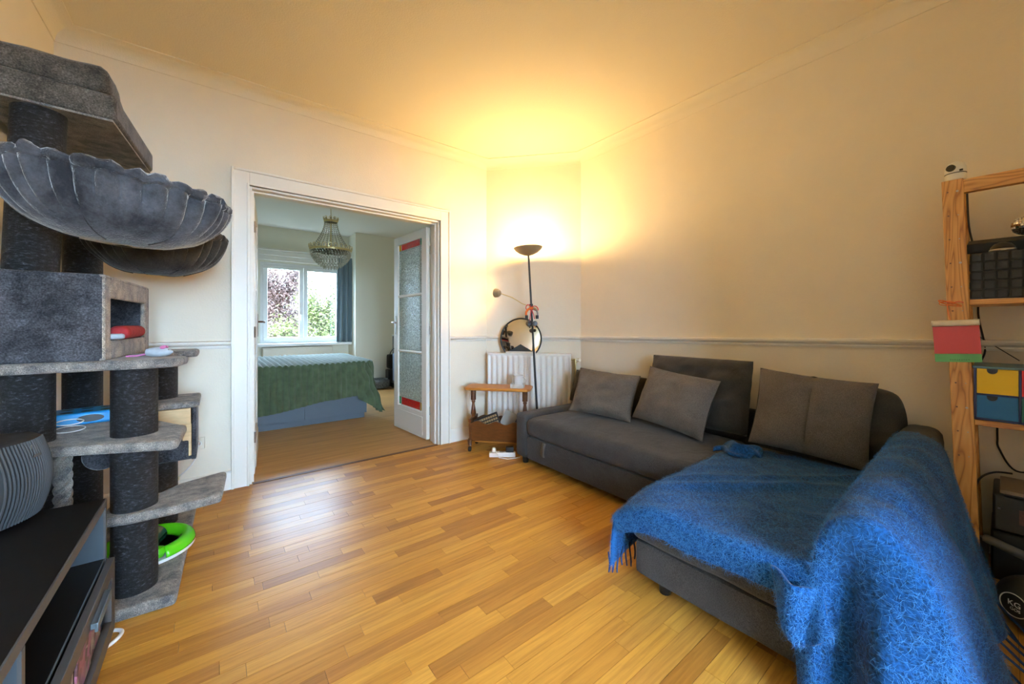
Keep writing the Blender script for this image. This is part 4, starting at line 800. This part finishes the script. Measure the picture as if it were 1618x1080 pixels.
# top lookout
MB().prism([(-.665, 2.125), (-.302, 2.143), (-.252, 2.77), (-.665, 2.77)], 1.905, 2.002).build('lookout_tray', 'plush_lampwarm', ct, bevel=.014, seg=3)
MB().prism([(-.655, 2.135), (-.312, 2.153), (-.262, 2.76), (-.655, 2.76)], 1.898, 1.906).build('lookout_underside', 'plushl', ct)
cushbox(-.66, -.318, 2.155, 2.745, 2.0, 2.115, .045, crown=.012, amp=.014, s=41).build('lookout_cushion', 'plush_lampwarm', ct, ang=70)
# hammocks
def hammock(c, ex, A, B, D, s, tilt=0.0, m='velvet'):
    ex = Vector((ex[0], ex[1], 0)).normalized(); ey = Vector((-ex.y, ex.x, 0)); c = Vector(c); NR = 30
    def pt(a, k):
        t = 2 * math.pi * a; sh = math.sin(k * math.pi / 2) ** .75
        gat = (.066 * (abs(math.sin(.5 * NR * t + .6 * math.sin(3 * t))) ** .85 - .6) + .016 * math.sin(11 * t + s)) * max(0, k - .35) ** 1.2 * 1.5 * (1 if k < .93 else .25)
        rr = sh + gat / A; p = c + ex * (A * math.cos(t) * rr) + ey * (B * math.sin(t) * rr); z = -D * math.cos(k * math.pi / 2) ** .9 + gat * .5 + tilt * math.cos(t) * A * k
        return p + Vector((0, 0, z + .006 * nz(p.x, p.y, s, 12, s)))
    h = MB().grid(lambda a, b: pt(a, .02 + .98 * b), 240, 26, cu=True).build('hammock', m, ct, ang=180, solid=.010)
    rim = [pt(k / 120, 1.0) + Vector((0, 0, .004 * math.sin(k * 1.9))) for k in range(120)]
    MB().tube(rim, [.019 + .0045 * math.sin(k * 1.55) + .003 * math.sin(k * .7) for k in range(120)], 10, True).build('hammock_rim', m, h)
    for t in [2 * math.pi * k / 6 for k in range(6)]: MB().tube([pt(t / (2 * math.pi), b / 12) + Vector((0, 0, -.007)) for b in range(2, 9)], .0022, 6).build('hammock_seam', 'plushd', h)
    return h
hammock((-.262, 2.005, 1.615), (.90, .28), .305, .185, .215, 3, -.06)
hammock((-.215, 2.60, 1.555), (1, .02), .255, .19, .20, 5, .0, 'velvetd')
MB().cyl((-.52, 2.10, 1.60), (-.53, 2.20, 1.60), .022, n=12).build('hammock_bracket', 'steel', ct); MB().cyl((-.44, 2.70, 1.55), (-.49, 2.79, 1.55), .022, n=12).build('hammock_bracket', 'steel', ct)
# hanging rope and tunnel under the middle platform
for ph in range(3): MB().tube([Vector((-.452 + .014 * math.cos(z * 60 + ph * 2.094), 2.20 + .014 * math.sin(z * 60 + ph * 2.094), z)) for z in [.40 + .228 * k / 40 for k in range(41)]], .013, 8).build('rope_strand', 'plushl', ct)
MB().lathe([(.055, -.09), (.060, -.08), (.060, .08), (.055, .09)], n=24, T=Matrix.Translation((-.36, 2.36, .565)) @ Matrix.Rotation(math.pi / 2, 4, 'X')).build('tunnel', 'plushd', ct)
# cat toys resting on the tree
bt = thing('blue_puzzle_toy', 'blue plastic cat puzzle box with round holes on the middle cat tree platform', 'toy', (-.47, 2.60, .665))
Tbt = frame3((-.452, 2.56, .665), (.94, .16, 0), (-.16, .94, 0)); bw, bd, bh = .105, .085, .052
MB().box(-bw, bw, -bd, bd, 0, bh, Tbt).build('box', 'toyblue', bt, bevel=.010, seg=3)
def disc(T, r, rx=1.0, n=20): return MB().add([T @ Vector((r * rx * math.cos(2 * math.pi * k / n), r * math.sin(2 * math.pi * k / n), 0)) for k in range(n)], [tuple(range(n))])
disc(Tbt @ Matrix.Translation((.01, -bd - .0006, bh / 2)) @ Matrix.Rotation(math.pi / 2, 4, 'X'), .016, 2.6).build('side_hole', 'black', bt); disc(Tbt @ Matrix.Translation((bw + .0006, .0, bh / 2)) @ Matrix.Rotation(math.pi / 2, 4, 'Y'), .016, 1.0).build('side_hole', 'black', bt)
for a, b in ((-.06, -.04), (.0, -.04), (.06, -.04), (-.06, .04), (.0, .04), (.06, .04)): disc(Tbt @ Matrix.Translation((a, b, bh + .0006)), .020).build('top_hole', 'black', bt)
wr_ = thing('wire_ring_toy', 'white looped wire cat toy beside the blue puzzle box', 'toy', (-.50, 2.30, .665))
for z, r in ((.006, .045), (.035, .040)): MB().tube([(-.470 + r * math.cos(t), 2.375 + r * .8 * math.sin(t), .664 + z + .006 * math.sin(t)) for t in [2 * math.pi * k / 24 for k in range(24)]], .0022, 6, True).build('wire_loop', 'white', wr_)
MB().tube([(-.515, 2.375, .670), (-.512, 2.375, .70)], .0022, 6).build('wire_post', 'white', wr_)
ms = thing('toy_mouse', 'small grey felt toy mouse with pink ears on the cat tree ledge', 'toy', (-.185, 2.22, .967))
Tms = frame3((-.185, 2.225, .985), (.95, -.2, 0), (.2, .95, 0))
MB().lathe([(.001, -.045), (.014, -.040), (.022, -.015), (.022, .012), (.014, .036), (.004, .048)], n=20, T=Tms @ Matrix.Rotation(math.pi / 2, 4, 'Y')).build('body', 'mouse', ms)
for sg in (-1, 1): MB().lathe([(.001, 0), (.010, .001), (.010, .004), (.001, .004)], n=14, T=Tms @ Matrix.Translation((.018, sg * .012, .019)) @ Matrix.Rotation(sg * -.7, 4, 'X')).build('ear', 'pink', ms)
for sg in (-1, 1): MB().lathe([(.0005, -.002), (.002, 0), (.0005, .002)], n=8, T=Tms @ Matrix.Translation((.036, sg * .011, .010))).build('eye', 'black', ms)
MB().tube([Tms @ Vector(p) for p in ((-.044, 0, -.008), (-.07, .005, -.014), (-.105, .0, -.0145))], .0035, 6).build('tail', 'pink', ms)
tag(cushbox(-.330, -.265, 2.16, 2.64, 1.044, 1.098, .026, amp=.003, s=51).build('red_bolster', 'red', ang=70), 'rolled red plush bolster in the opening of the cat house', 'bolster')
tag(cushbox(-.330, -.278, 2.145, 2.245, 1.042, 1.066, .011, amp=.004, s=52).build('grey_pad', 'mouse', ang=70), 'small grey felt pad in the cat house opening under the red bolster', 'pad')
gt = thing('ball_track', 'bright green plastic ball track ring on the cat tree base', 'toy', (-.25, 2.46, .046)); gc = Vector((-.25, 2.46, .046)); GR = .150
MB().lathe([(GR - .028, .012), (GR - .030, 0), (GR + .030, 0), (GR + .028, .012)], gc, 48).build('track_floor', 'white', gt)
def shell(a, b):
    t = math.radians(-62 + 250 * a); p = math.pi * b; r = GR + .030 * math.cos(p); return gc + Vector((r * math.cos(t), r * math.sin(t), .014 + .040 * math.sin(p)))
MB().grid(shell, 48, 12).build('track_cover', 'green', gt, solid=.003)
MB().lathe([(.001, -.028), (.02, -.02), (.028, 0), (.02, .02), (.001, .028)], gc + Vector((GR * math.cos(-1.2), GR * math.sin(-1.2), .042)), 18).build('track_end_cap', 'green', gt)
pt_ = thing('green_cup', 'dark green plastic cup lying on its side inside the green track', 'cup', (-.22, 2.44, .046))
MB().lathe([(.030, -.045), (.036, -.04), (.046, .04), (.048, .046), (.043, .046), (.034, -.03), (.002, -.034)], n=26, T=Matrix.Translation((-.235, 2.45, .094)) @ Matrix.Rotation(math.radians(-75), 4, 'X') @ Matrix.Rotation(.3, 4, 'Y')).build('cup_shell', 'dgreen', pt_)
# ------------------------------------------------------------------ TV bench
tb = thing('tv_bench', 'long black TV bench with glass-fronted drawer and grey edge trim', 'tv bench', (-.49, 1.2, 0))
X0, X1, Y0, Y1 = LX + .005, -.292, .15, 1.915
MB().box(X0, X1 - .004, Y0, Y1, .472, .500).build('top_board', 'benchtop', tb); MB().box(X1 - .004, X1, Y0, Y1, .474, .4995).build('top_edge_band', 'gunmetal', tb)
MB().box(X0, X1 - .004, Y0, Y1, .285, .300).build('middle_board', 'benchtop', tb); MB().box(X1 - .0045, X1 - .002, Y0, 1.905, .296, .3005).build('middle_edge_band', 'handle', tb)
MB().box(X0, X1 - .004, Y0, Y1, .03, .05).build('bottom_board', 'benchtop', tb); MB().box(X0, X0 + .012, Y0, Y1, .05, .472).build('back_board', 'benchtop', tb)
for y in (Y1 - .018, 1.165, .60, Y0): 
    MB().box(X0 + .012, X1 - .006, y, y + .018, .05, .472).build('divider', 'bluegrey', tb); MB().box(X1 - .006, X1, y, y + .018, .05, .472).build('divider_edge', 'gunmetal', tb)
for x in (X0 + .04, X1 - .05):
    for y in (Y0 + .05, Y1 - .06): MB().cyl((x, y, 0), (x, y, .03), .02, n=12).build('foot', 'black', tb)
for a, b in ((1.187, 1.912), (.62, 1.163)):
    dr = MB().box(X1 + .001, X1 + .020, a, b, .245, .292).box(X1 + .001, X1 + .020, a, b, .045, .095).box(X1 + .001, X1 + .020, a, a + .045, .095, .245).box(X1 + .001, X1 + .020, b - .05, b, .095, .245).build('drawer_front', 'gunmetal', tb, bevel=.0015)
    MB().box(X1 + .006, X1 + .010, a + .045, b - .05, .095, .245).build('glass_panel', 'drawerglass', dr)
    MB().box(X0 + .03, X1, a + .03, b - .03, .06, .066).build('drawer_floor', 'benchtop', dr)
hdl = [c for c in bpy.data.objects if c.name.startswith('drawer_front') and c.parent == tb][0]
MB().box(X1 + .020, X1 + .034, 1.57, 1.75, .246, .262).box(X1 + .028, X1 + .036, 1.57, 1.75, .236, .262).build('handle', 'handle', hdl, bevel=.002)
for i, (y, m, lab) in enumerate(((1.315, 'mag3', 'violet comic book standing behind the glass drawer front'), (1.45, 'mag1', 'cream comic book with black drawings behind the glass drawer front'), (1.60, 'mag2', 'pink comic book standing behind the glass drawer front'), (1.765, 'mag1', 'creased comic book at the cat tree end of the glass drawer'))):
    mb = MB().box(-.006, .0, -.072, .072, 0, .170); T = Matrix.Translation((X1 + .0045 - .007 * (i % 2), y, .072)) @ Matrix.Rotation(math.radians(-3 + 2 * i), 4, 'X'); mb.v = [tuple(T @ Vector(p)) for p in mb.v]
    tag(mb.build('comic_book', m, bevel=.001), lab, 'comic book', 'comics in the bench drawer')
# speaker
sp = thing('ribbed_speaker', 'charcoal speaker with a ribbed curved front standing on the TV bench', 'speaker', (-.52, 1.82, .501))
Ts = frame3((-.455, 1.822, .501), (.30, .95, 0), (0, 0, 1))        # x along the front, y up, z out of the front (+X)
def sprof(x, y):                                                # bulge of the front
    return .028 * (1 - (x / .098) ** 2) * 1.0 + .030 * math.sin(math.pi * min(1, max(0, y / .262))) - .02
def sfront(a, b):
    x = (-1 + 2 * a) * .095; y = .004 + .256 * b; k = min(1, (1 - abs(2 * a - 1)) * 9, (1 - abs(2 * b - 1)) * 9)
    cx_ = max(0, abs(2 * b - 1) - .8) / .2; x *= 1 - .10 * cx_ ** 2
    return Ts @ Vector((x, y, sprof(x, y) - .02 * (1 - k) ** 2))
body = MB().grid(sfront, 24, 24); n = len(body.v)
def sback(a, b):
    p = Ts.inverted() @ Vector(sfront(a, b)); return Ts @ Vector((p.x * .86, p.y, -.115 - .02 * (1 - (2 * a - 1) ** 2)))
body.grid(sback, 24, 24); w_ = 25
rim = [i * w_ for i in range(25)] + [24 * w_ + j for j in range(1, 25)] + [i * w_ + 24 for i in range(23, -1, -1)] + [j for j in range(23, 0, -1)]
for i, a in enumerate(rim): b = rim[(i + 1) % len(rim)]; body.f.append((a, b, b + n, a + n))
body.build('cabinet', 'blackmatt', sp, ang=50)
for k in range(21):
    a = .05 + .90 * k / 20
    MB().tube([Ts @ (Ts.inverted() @ Vector(sfront(a, .045 + .91 * j / 14)) + Vector((0, 0, .0015))) for j in range(15)], .0026, 6).build('rib', 'ribgrey', sp)
lg = Ts @ (Ts.inverted() @ Vector(sfront(.50, .78)) + Vector((0, 0, .004))); MB().box(-.014, .014, -.004, .004, 0, .002, frame3(lg, (.30, .95, 0), (0, 0, 1))).build('badge', 'chrome', sp)
lg = Ts @ (Ts.inverted() @ Vector(sfront(.46, .88)) + Vector((0, 0, .004))); MB().box(-.0016, .0016, -.008, .008, 0, .001, frame3(lg, (.30, .95, 0), (0, 0, 1))).build('indicator', 'steel', sp)
tag(MB().tube(bez([(-.40, 1.93, .008), (-.31, 1.965, .008), (-.262, 1.945, .008), (-.262, 1.905, .008), (-.30, 1.86, .008), (-.36, 1.84, .008)]), .006, 10).build('white_cable', 'white'), 'white cable looped on the floor below the TV bench', 'cable')
# outlet on the wall
ol = thing('wall_outlet', 'white wall outlet with plugged-in cable beside the door casing', 'outlet', (-.082, 3.199, .30))
MB().box(-.120, -.044, 3.188, 3.1995, .300, .376).build('plate', 'cream', ol, bevel=.004); MB().lathe([(.022, 0), (.022, .003), (.018, .003), (.018, 0)], n=20, T=frame3((-.082, 3.188, .338), (1, 0, 0), (0, 0, 1))).build('socket_ring', 'white', ol)
pl = MB().cyl((-.082, 3.187, .338), (-.082, 3.155, .336), .017, .012, 14).build('plug', 'white', ol)
MB().tube(bez([(-.082, 3.157, .334), (-.084, 3.14, .30), (-.10, 3.13, .24), (-.15, 3.14, .18), (-.22, 3.15, .14), (-.30, 3.15, .12)]), .004, 8).build('cable', 'white', pl); MB().box(-.108, -.086, 3.126, 3.134, .262, .270).build('cable_tie', 'black', pl)

# ------------------------------------------------------------------ bedroom
bed = thing('bed', 'double bed on a blue-grey drawer base seen through the doorway', 'bed', (.5, 5.45, 0))
MB().box(-1.0, 1.43, 4.72, 6.2, .0, .06).build('plinth', 'bedbase', bed); MB().box(-1.0, 1.45, 4.70, 6.22, .06, .30).build('base_box', 'bedbase', bed)
for a, b in ((-.98, .78), (.785, 1.445)): MB().box(a, b, 4.685, 4.70, .07, .29).build('drawer_front', 'bedbase', bed, bevel=.002)
cushbox(-1.0, 1.46, 4.70, 6.22, .30, .62, .06, amp=.004, s=61).build('mattress', 'white', bed, ang=60)
bl = thing('bedspread', 'forest green ribbed plush bedspread hanging over the bed', 'bedspread', (.5, 5.4, .3))
bs_ = [(4.665, .20), (4.66, .40), (4.665, .60), (4.70, .655), (4.80, .668), (5.45, .672), (6.18, .668)]
def bp(u, v):
    x = -1.0 + 2.52 * u; d = v * (len(bs_) - 1); i = min(len(bs_) - 2, int(d)); k = d - i; y = bs_[i][0] + (bs_[i + 1][0] - bs_[i][0]) * k; z = bs_[i][1] + (bs_[i + 1][1] - bs_[i][1]) * k
    hem = .012 * math.sin(x * 3.1 + 1) - .09 * sstep(x, .2, 1.3) + .03
    if z < .6: z = .6 - (.6 - z) * (1 + hem / .4)
    if x > 1.40:                                                # foot end falls down to the floor
        e = x - 1.40; r = .05
        if e < r: x = 1.40 + r * math.sin(e / r * 1.2); z -= r * .6 * (e / r) ** 2
    y += .012 * math.sin(x * 9) * sstep(.66 - z, 0, .4) - .02 * math.exp(-((x - 1.10) / .05) ** 2) * sstep(.66 - z, .02, .3); z += .012 * nz(x, y, 0, 3, 71)
    return Vector((x, y, z))
def rib(p, q): return .020 * abs(math.sin(p * math.pi / .058))
def bsp(u, v):
    p = bp(u, v); r = rib(p.x, 0); p.y -= r if p.z < .64 else 0; p.z += r if p.z >= .64 else 0; return p
MB().grid(bsp, 520, 40).build('cover', 'bedgreen', bl, ang=80)
def side(u, v):                                                 # foot end drop with a trailing corner
    y = 4.655 + 1.5 * u; z = .655 - (.60 - .45 * sstep(u, .02, .5)) * v; x = 1.445 + .13 * v ** .8 * (1 - .3 * u) + .025 * math.sin(y * 14) * v; r = .020 * abs(math.sin(y * math.pi / .058)); return Vector((x + r, y - .06 * v * (1 - u) ** 3, z))
MB().grid(side, 300, 16).build('foot_drop', 'bedgreen', bl, ang=80)
def corner(u, v): return Vector((1.33 + .125 * u + .20 * u * v ** 1.2 + .012 * math.sin(14 * v + 5 * u), 4.655 - .035 * math.sin(3 * u) * v - .018 * abs(math.sin(u * 9)), .655 - .60 * v * (.70 + .30 * u)))
MB().grid(corner, 60, 20).build('corner_fold', 'bedgreen', bl, ang=80)
# chandelier
chn = thing('chandelier', 'brass and crystal bead chandelier hanging in the bedroom', 'chandelier', (1.165, 5.2, 1.8)); cc = Vector((1.165, 5.2, 0))
MB().cyl(cc + Vector((0, 0, 2.729)), cc + Vector((0, 0, 2.44)), .004, n=6).lathe([(.03, 2.70), (.028, 2.715), (.02, 2.729)], cc, 16).build('chain', 'brass', chn); MB().cyl(cc + Vector((0, 0, 2.44)), cc + Vector((0, 0, 2.02)), .007, n=8).build('stem', 'brass', chn)
for r, z, nm in ((.075, 2.40, 'top_ring'), (.235, 2.035, 'main_ring')): MB().lathe([(r - .004, z - .012), (r + .006, z - .012), (r + .006, z + .012), (r - .004, z + .012), (r - .004, z - .012)], cc, 36).build(nm, 'brass', chn)
for r, z, n, h in ((.079, 2.40, 10, .03), (.240, 2.035, 24, .036)):
    for k in range(n):
        t = 2 * math.pi * k / n; d = Vector((math.cos(t), math.sin(t), 0)); sd = Vector((-d.y, d.x, 0)); b = cc + d * r + Vector((0, 0, z + .005))
        o = MB().tube([b + sd * (h * .55 * math.sin(a)) + Vector((0, 0, h * (1 - math.cos(a)) * .75)) + d * h * .15 * (1 - math.cos(a)) for a in [2 * math.pi * j / 10 for j in range(10)]], .004, 5, True).build('crown_loop', 'brass', chn)
        MB().lathe([(.0005, -h * .5), (h * .28, 0), (.0005, h * .5)], b + Vector((0, 0, h * .72)) + d * h * .1, 6).build('crystal_drop', 'crystal', o)
mb = MB()
def bead(p, r): mb.add([(p.x + r, p.y, p.z), (p.x, p.y + r, p.z), (p.x - r, p.y, p.z), (p.x, p.y - r, p.z), (p.x, p.y, p.z + r * 1.2), (p.x, p.y, p.z - r * 1.2)], [(0, 1, 4), (1, 2, 4), (2, 3, 4), (3, 0, 4), (1, 0, 5), (2, 1, 5), (3, 2, 5), (0, 3, 5)])
for k in range(22):
    t = 2 * math.pi * k / 22
    for j in range(16):
        q = j / 15; r = .072 + .155 * q ** 1.7; bead(cc + Vector((r * math.cos(t), r * math.sin(t), 2.39 - .34 * q)), .0075)
for j in range(9):
    r = .230 * math.cos(j / 9 * 1.45) ** .8; z = 2.015 - .20 * j / 8.5; n = max(5, int(2 * math.pi * r / .034))
    for k in range(n): t = 2 * math.pi * (k + .5 * (j % 2)) / n; bead(cc + Vector((r * math.cos(t), r * math.sin(t), z)), .0105); bead(cc + Vector((r * .99 * math.cos(t + .05), r * .99 * math.sin(t + .05), z - .017)), .007)
mb.build('crystal_beads', 'crystal', chn, smooth=False)['kind'] = 'stuff'
# curtain, radiator, bags
def cur(u, v): x = 1.735 + .245 * u; k = .030 * math.sin(u * 2 * math.pi * 3.0); return Vector((x - .02 * v * (1 - u), 7.24 + k * (.6 + .4 * v), 2.30 - 1.50 * v))
cu = tag(MB().grid(cur, 90, 16).build('curtain', 'curtain', ang=180, solid=.006), 'blue-grey satin curtain at the side of the bedroom window', 'curtain')
rb2 = thing('bedroom_radiator', 'low cream radiator under the bedroom window behind the bed', 'radiator', (1.15, 7.33, 0))
MB().box(.62, 1.66, 7.27, 7.40, .12, .725).build('panel', 'cream', rb2, bevel=.01); MB().box(.62, 1.66, 7.26, 7.41, .725, .735).build('top_grille', 'cream', rb2); [MB().box(.70 + k * .9, .73 + k * .9, 7.40, 7.43, .3, .5).box(.70 + k * .9, .73 + k * .9, 7.30, 7.37, 0, .12).build('bracket', 'steel', rb2) for k in (0, 1)]
tl = thing('shopping_trolley', 'blue-grey fabric shopping trolley with a tall white handle behind the glazed door', 'trolley', (2.58, 6.45, 0))
cushbox(2.47, 2.75, 6.35, 6.58, .12, .62, .03, amp=.008, s=81).build('fabric_bag', 'bag', tl, ang=60)
for x in (2.49, 2.73): MB().tube([(x, 6.60, .04), (x, 6.60, .90), (x, 6.60, .915)], .010, 8).build('frame_tube', 'gunmetal', tl); MB().cyl((x - .015, 6.60, .05), (x + .015, 6.60, .05), .05, n=16).build('wheel', 'black', tl)
MB().tube([(2.47, 6.60, .92), (2.75, 6.60, .92)], .013, 8).build('handle', 'white', tl); MB().box(2.50, 2.72, 6.34, 6.37, 0, .12).build('front_foot', 'white', tl)
wk = thing('wicker_basket', 'low speckled grey wicker basket on the bedroom floor near the trolley', 'basket', (2.29, 6.72, 0))
MB().lathe([(.10, 0), (.15, .02), (.17, .08), (.165, .13), (.14, .165), (.12, .15), (.13, .06), (.01, .05)], (2.29, 6.72, 0), 32).build('bowl', 'wicker', wk); [MB().tube([(2.29 + (.172 - .0008 * z0) * math.cos(t), 6.72 + .172 * math.sin(t), .03 + .032 * z0) for t in [2 * math.pi * k / 32 for k in range(32)]], .008, 6, True).build('coil', 'wicker', wk) for z0 in range(4)]
bb1 = thing('black_case', 'small black case standing on the bedroom floor behind the wicker basket', 'case', (2.58, 6.88, 0)); MB().box(2.48, 2.72, 6.80, 6.96, 0, .30).build('shell', 'black', bb1, bevel=.015); MB().tube([(2.54, 6.88, .30), (2.55, 6.88, .30), (2.65, 6.88, .30), (2.66, 6.88, .30)], .007, 8).build('handle', 'black', bb1)
bb2 = thing('black_shoulder_bag', 'black shoulder bag leaning on the bedroom wall above the case', 'bag', (2.68, 6.86, 0)); cushbox(2.50, 2.82, 6.82, 6.97, .312, .57, .03, amp=.008, s=83).build('pouch', 'blackmatt', bb2, ang=60); MB().tube(bez([(2.53, 6.9, .54), (2.60, 6.9, .66), (2.72, 6.9, .66), (2.79, 6.9, .54)]), .008, 8).build('strap', 'black', bb2)
# ------------------------------------------------------------------ garden outside the bedroom window
struct(MB().box(-60, 60, -60, 70, -3.1, -3.0).build('ground', 'lawn', smooth=False), 'garden ground far below the windows', 'ground')
def tree(name, label, c, R, n, leaf_m, s, size=.07):
    t = thing(name, label, 'tree', (c[0], c[1], -3.0), 'garden trees outside the bedroom window'); r = random.Random(s); C = Vector(c)
    MB().tube([(c[0], c[1], -3), (c[0] + .05, c[1], -1.5), (c[0], c[1] + .05, C.z - R[2] * .3), (c[0] + .05, c[1], C.z + R[2] * .6)], [.16, .13, .10, .03], 10).build('trunk', 'bark', t)
    mbr = MB(); V = []; Fc = []; tips = []
    for k in range(26):
        a = r.uniform(0, 6.283); e = r.uniform(-.3, 1.2); d = Vector((math.cos(a) * math.cos(e) * R[0], math.sin(a) * math.cos(e) * R[1], math.sin(e) * R[2])) * r.uniform(.65, .98); p0 = C + Vector((0, 0, r.uniform(-.5, .4) * R[2]))
        mbr.tube([p0, p0 + (C + d - p0) * .5 + Vector((0, 0, .12)), C + d], [.035, .02, .006], 5); tips.append((p0, C + d))
    mbr.build('branches', 'bark', t)
    for _ in range(n):
        p0, p1 = r.choice(tips); q = r.uniform(.25, 1.08); p = p0 + (p1 - p0) * q + Vector((r.gauss(0, .17), r.gauss(0, .17), r.gauss(0, .17)))
        x = Vector((r.gauss(0, 1), r.gauss(0, 1), r.gauss(0, 1))).normalized(); y = x.orthogonal().normalized(); l = size * r.uniform(.6, 1.3); o = len(V)
        V += [p - x * l, p + y * l * .45, p + x * l, p - y * l * .45]; Fc.append((o, o + 1, o + 2, o + 3))
    m2 = MB(); m2.v = [tuple(p) for p in V]; m2.f = Fc; m2.build('foliage', leaf_m, t, smooth=False)['kind'] = 'stuff'
tree('copper_tree', 'copper-leaved tree filling the sash farthest from the curtain', (1.72, 14.7, .85), (2.0, 1.1, 2.7), 26000, 'copper', 3, .05)
tree('yellow_green_tree', 'yellow-green tree seen through the sash beside the curtain', (2.62, 12.2, .45), (1.35, 1.0, 2.3), 24000, 'leafy', 4, .045)
tree('copper_shrub', 'lower copper shrub behind the yellow-green tree', (2.2, 17.6, -.6), (2.5, 1.2, 2.4), 9000, 'copper', 5)
for o in bpy.data.objects:
    if '_base' in o: del o['_base']
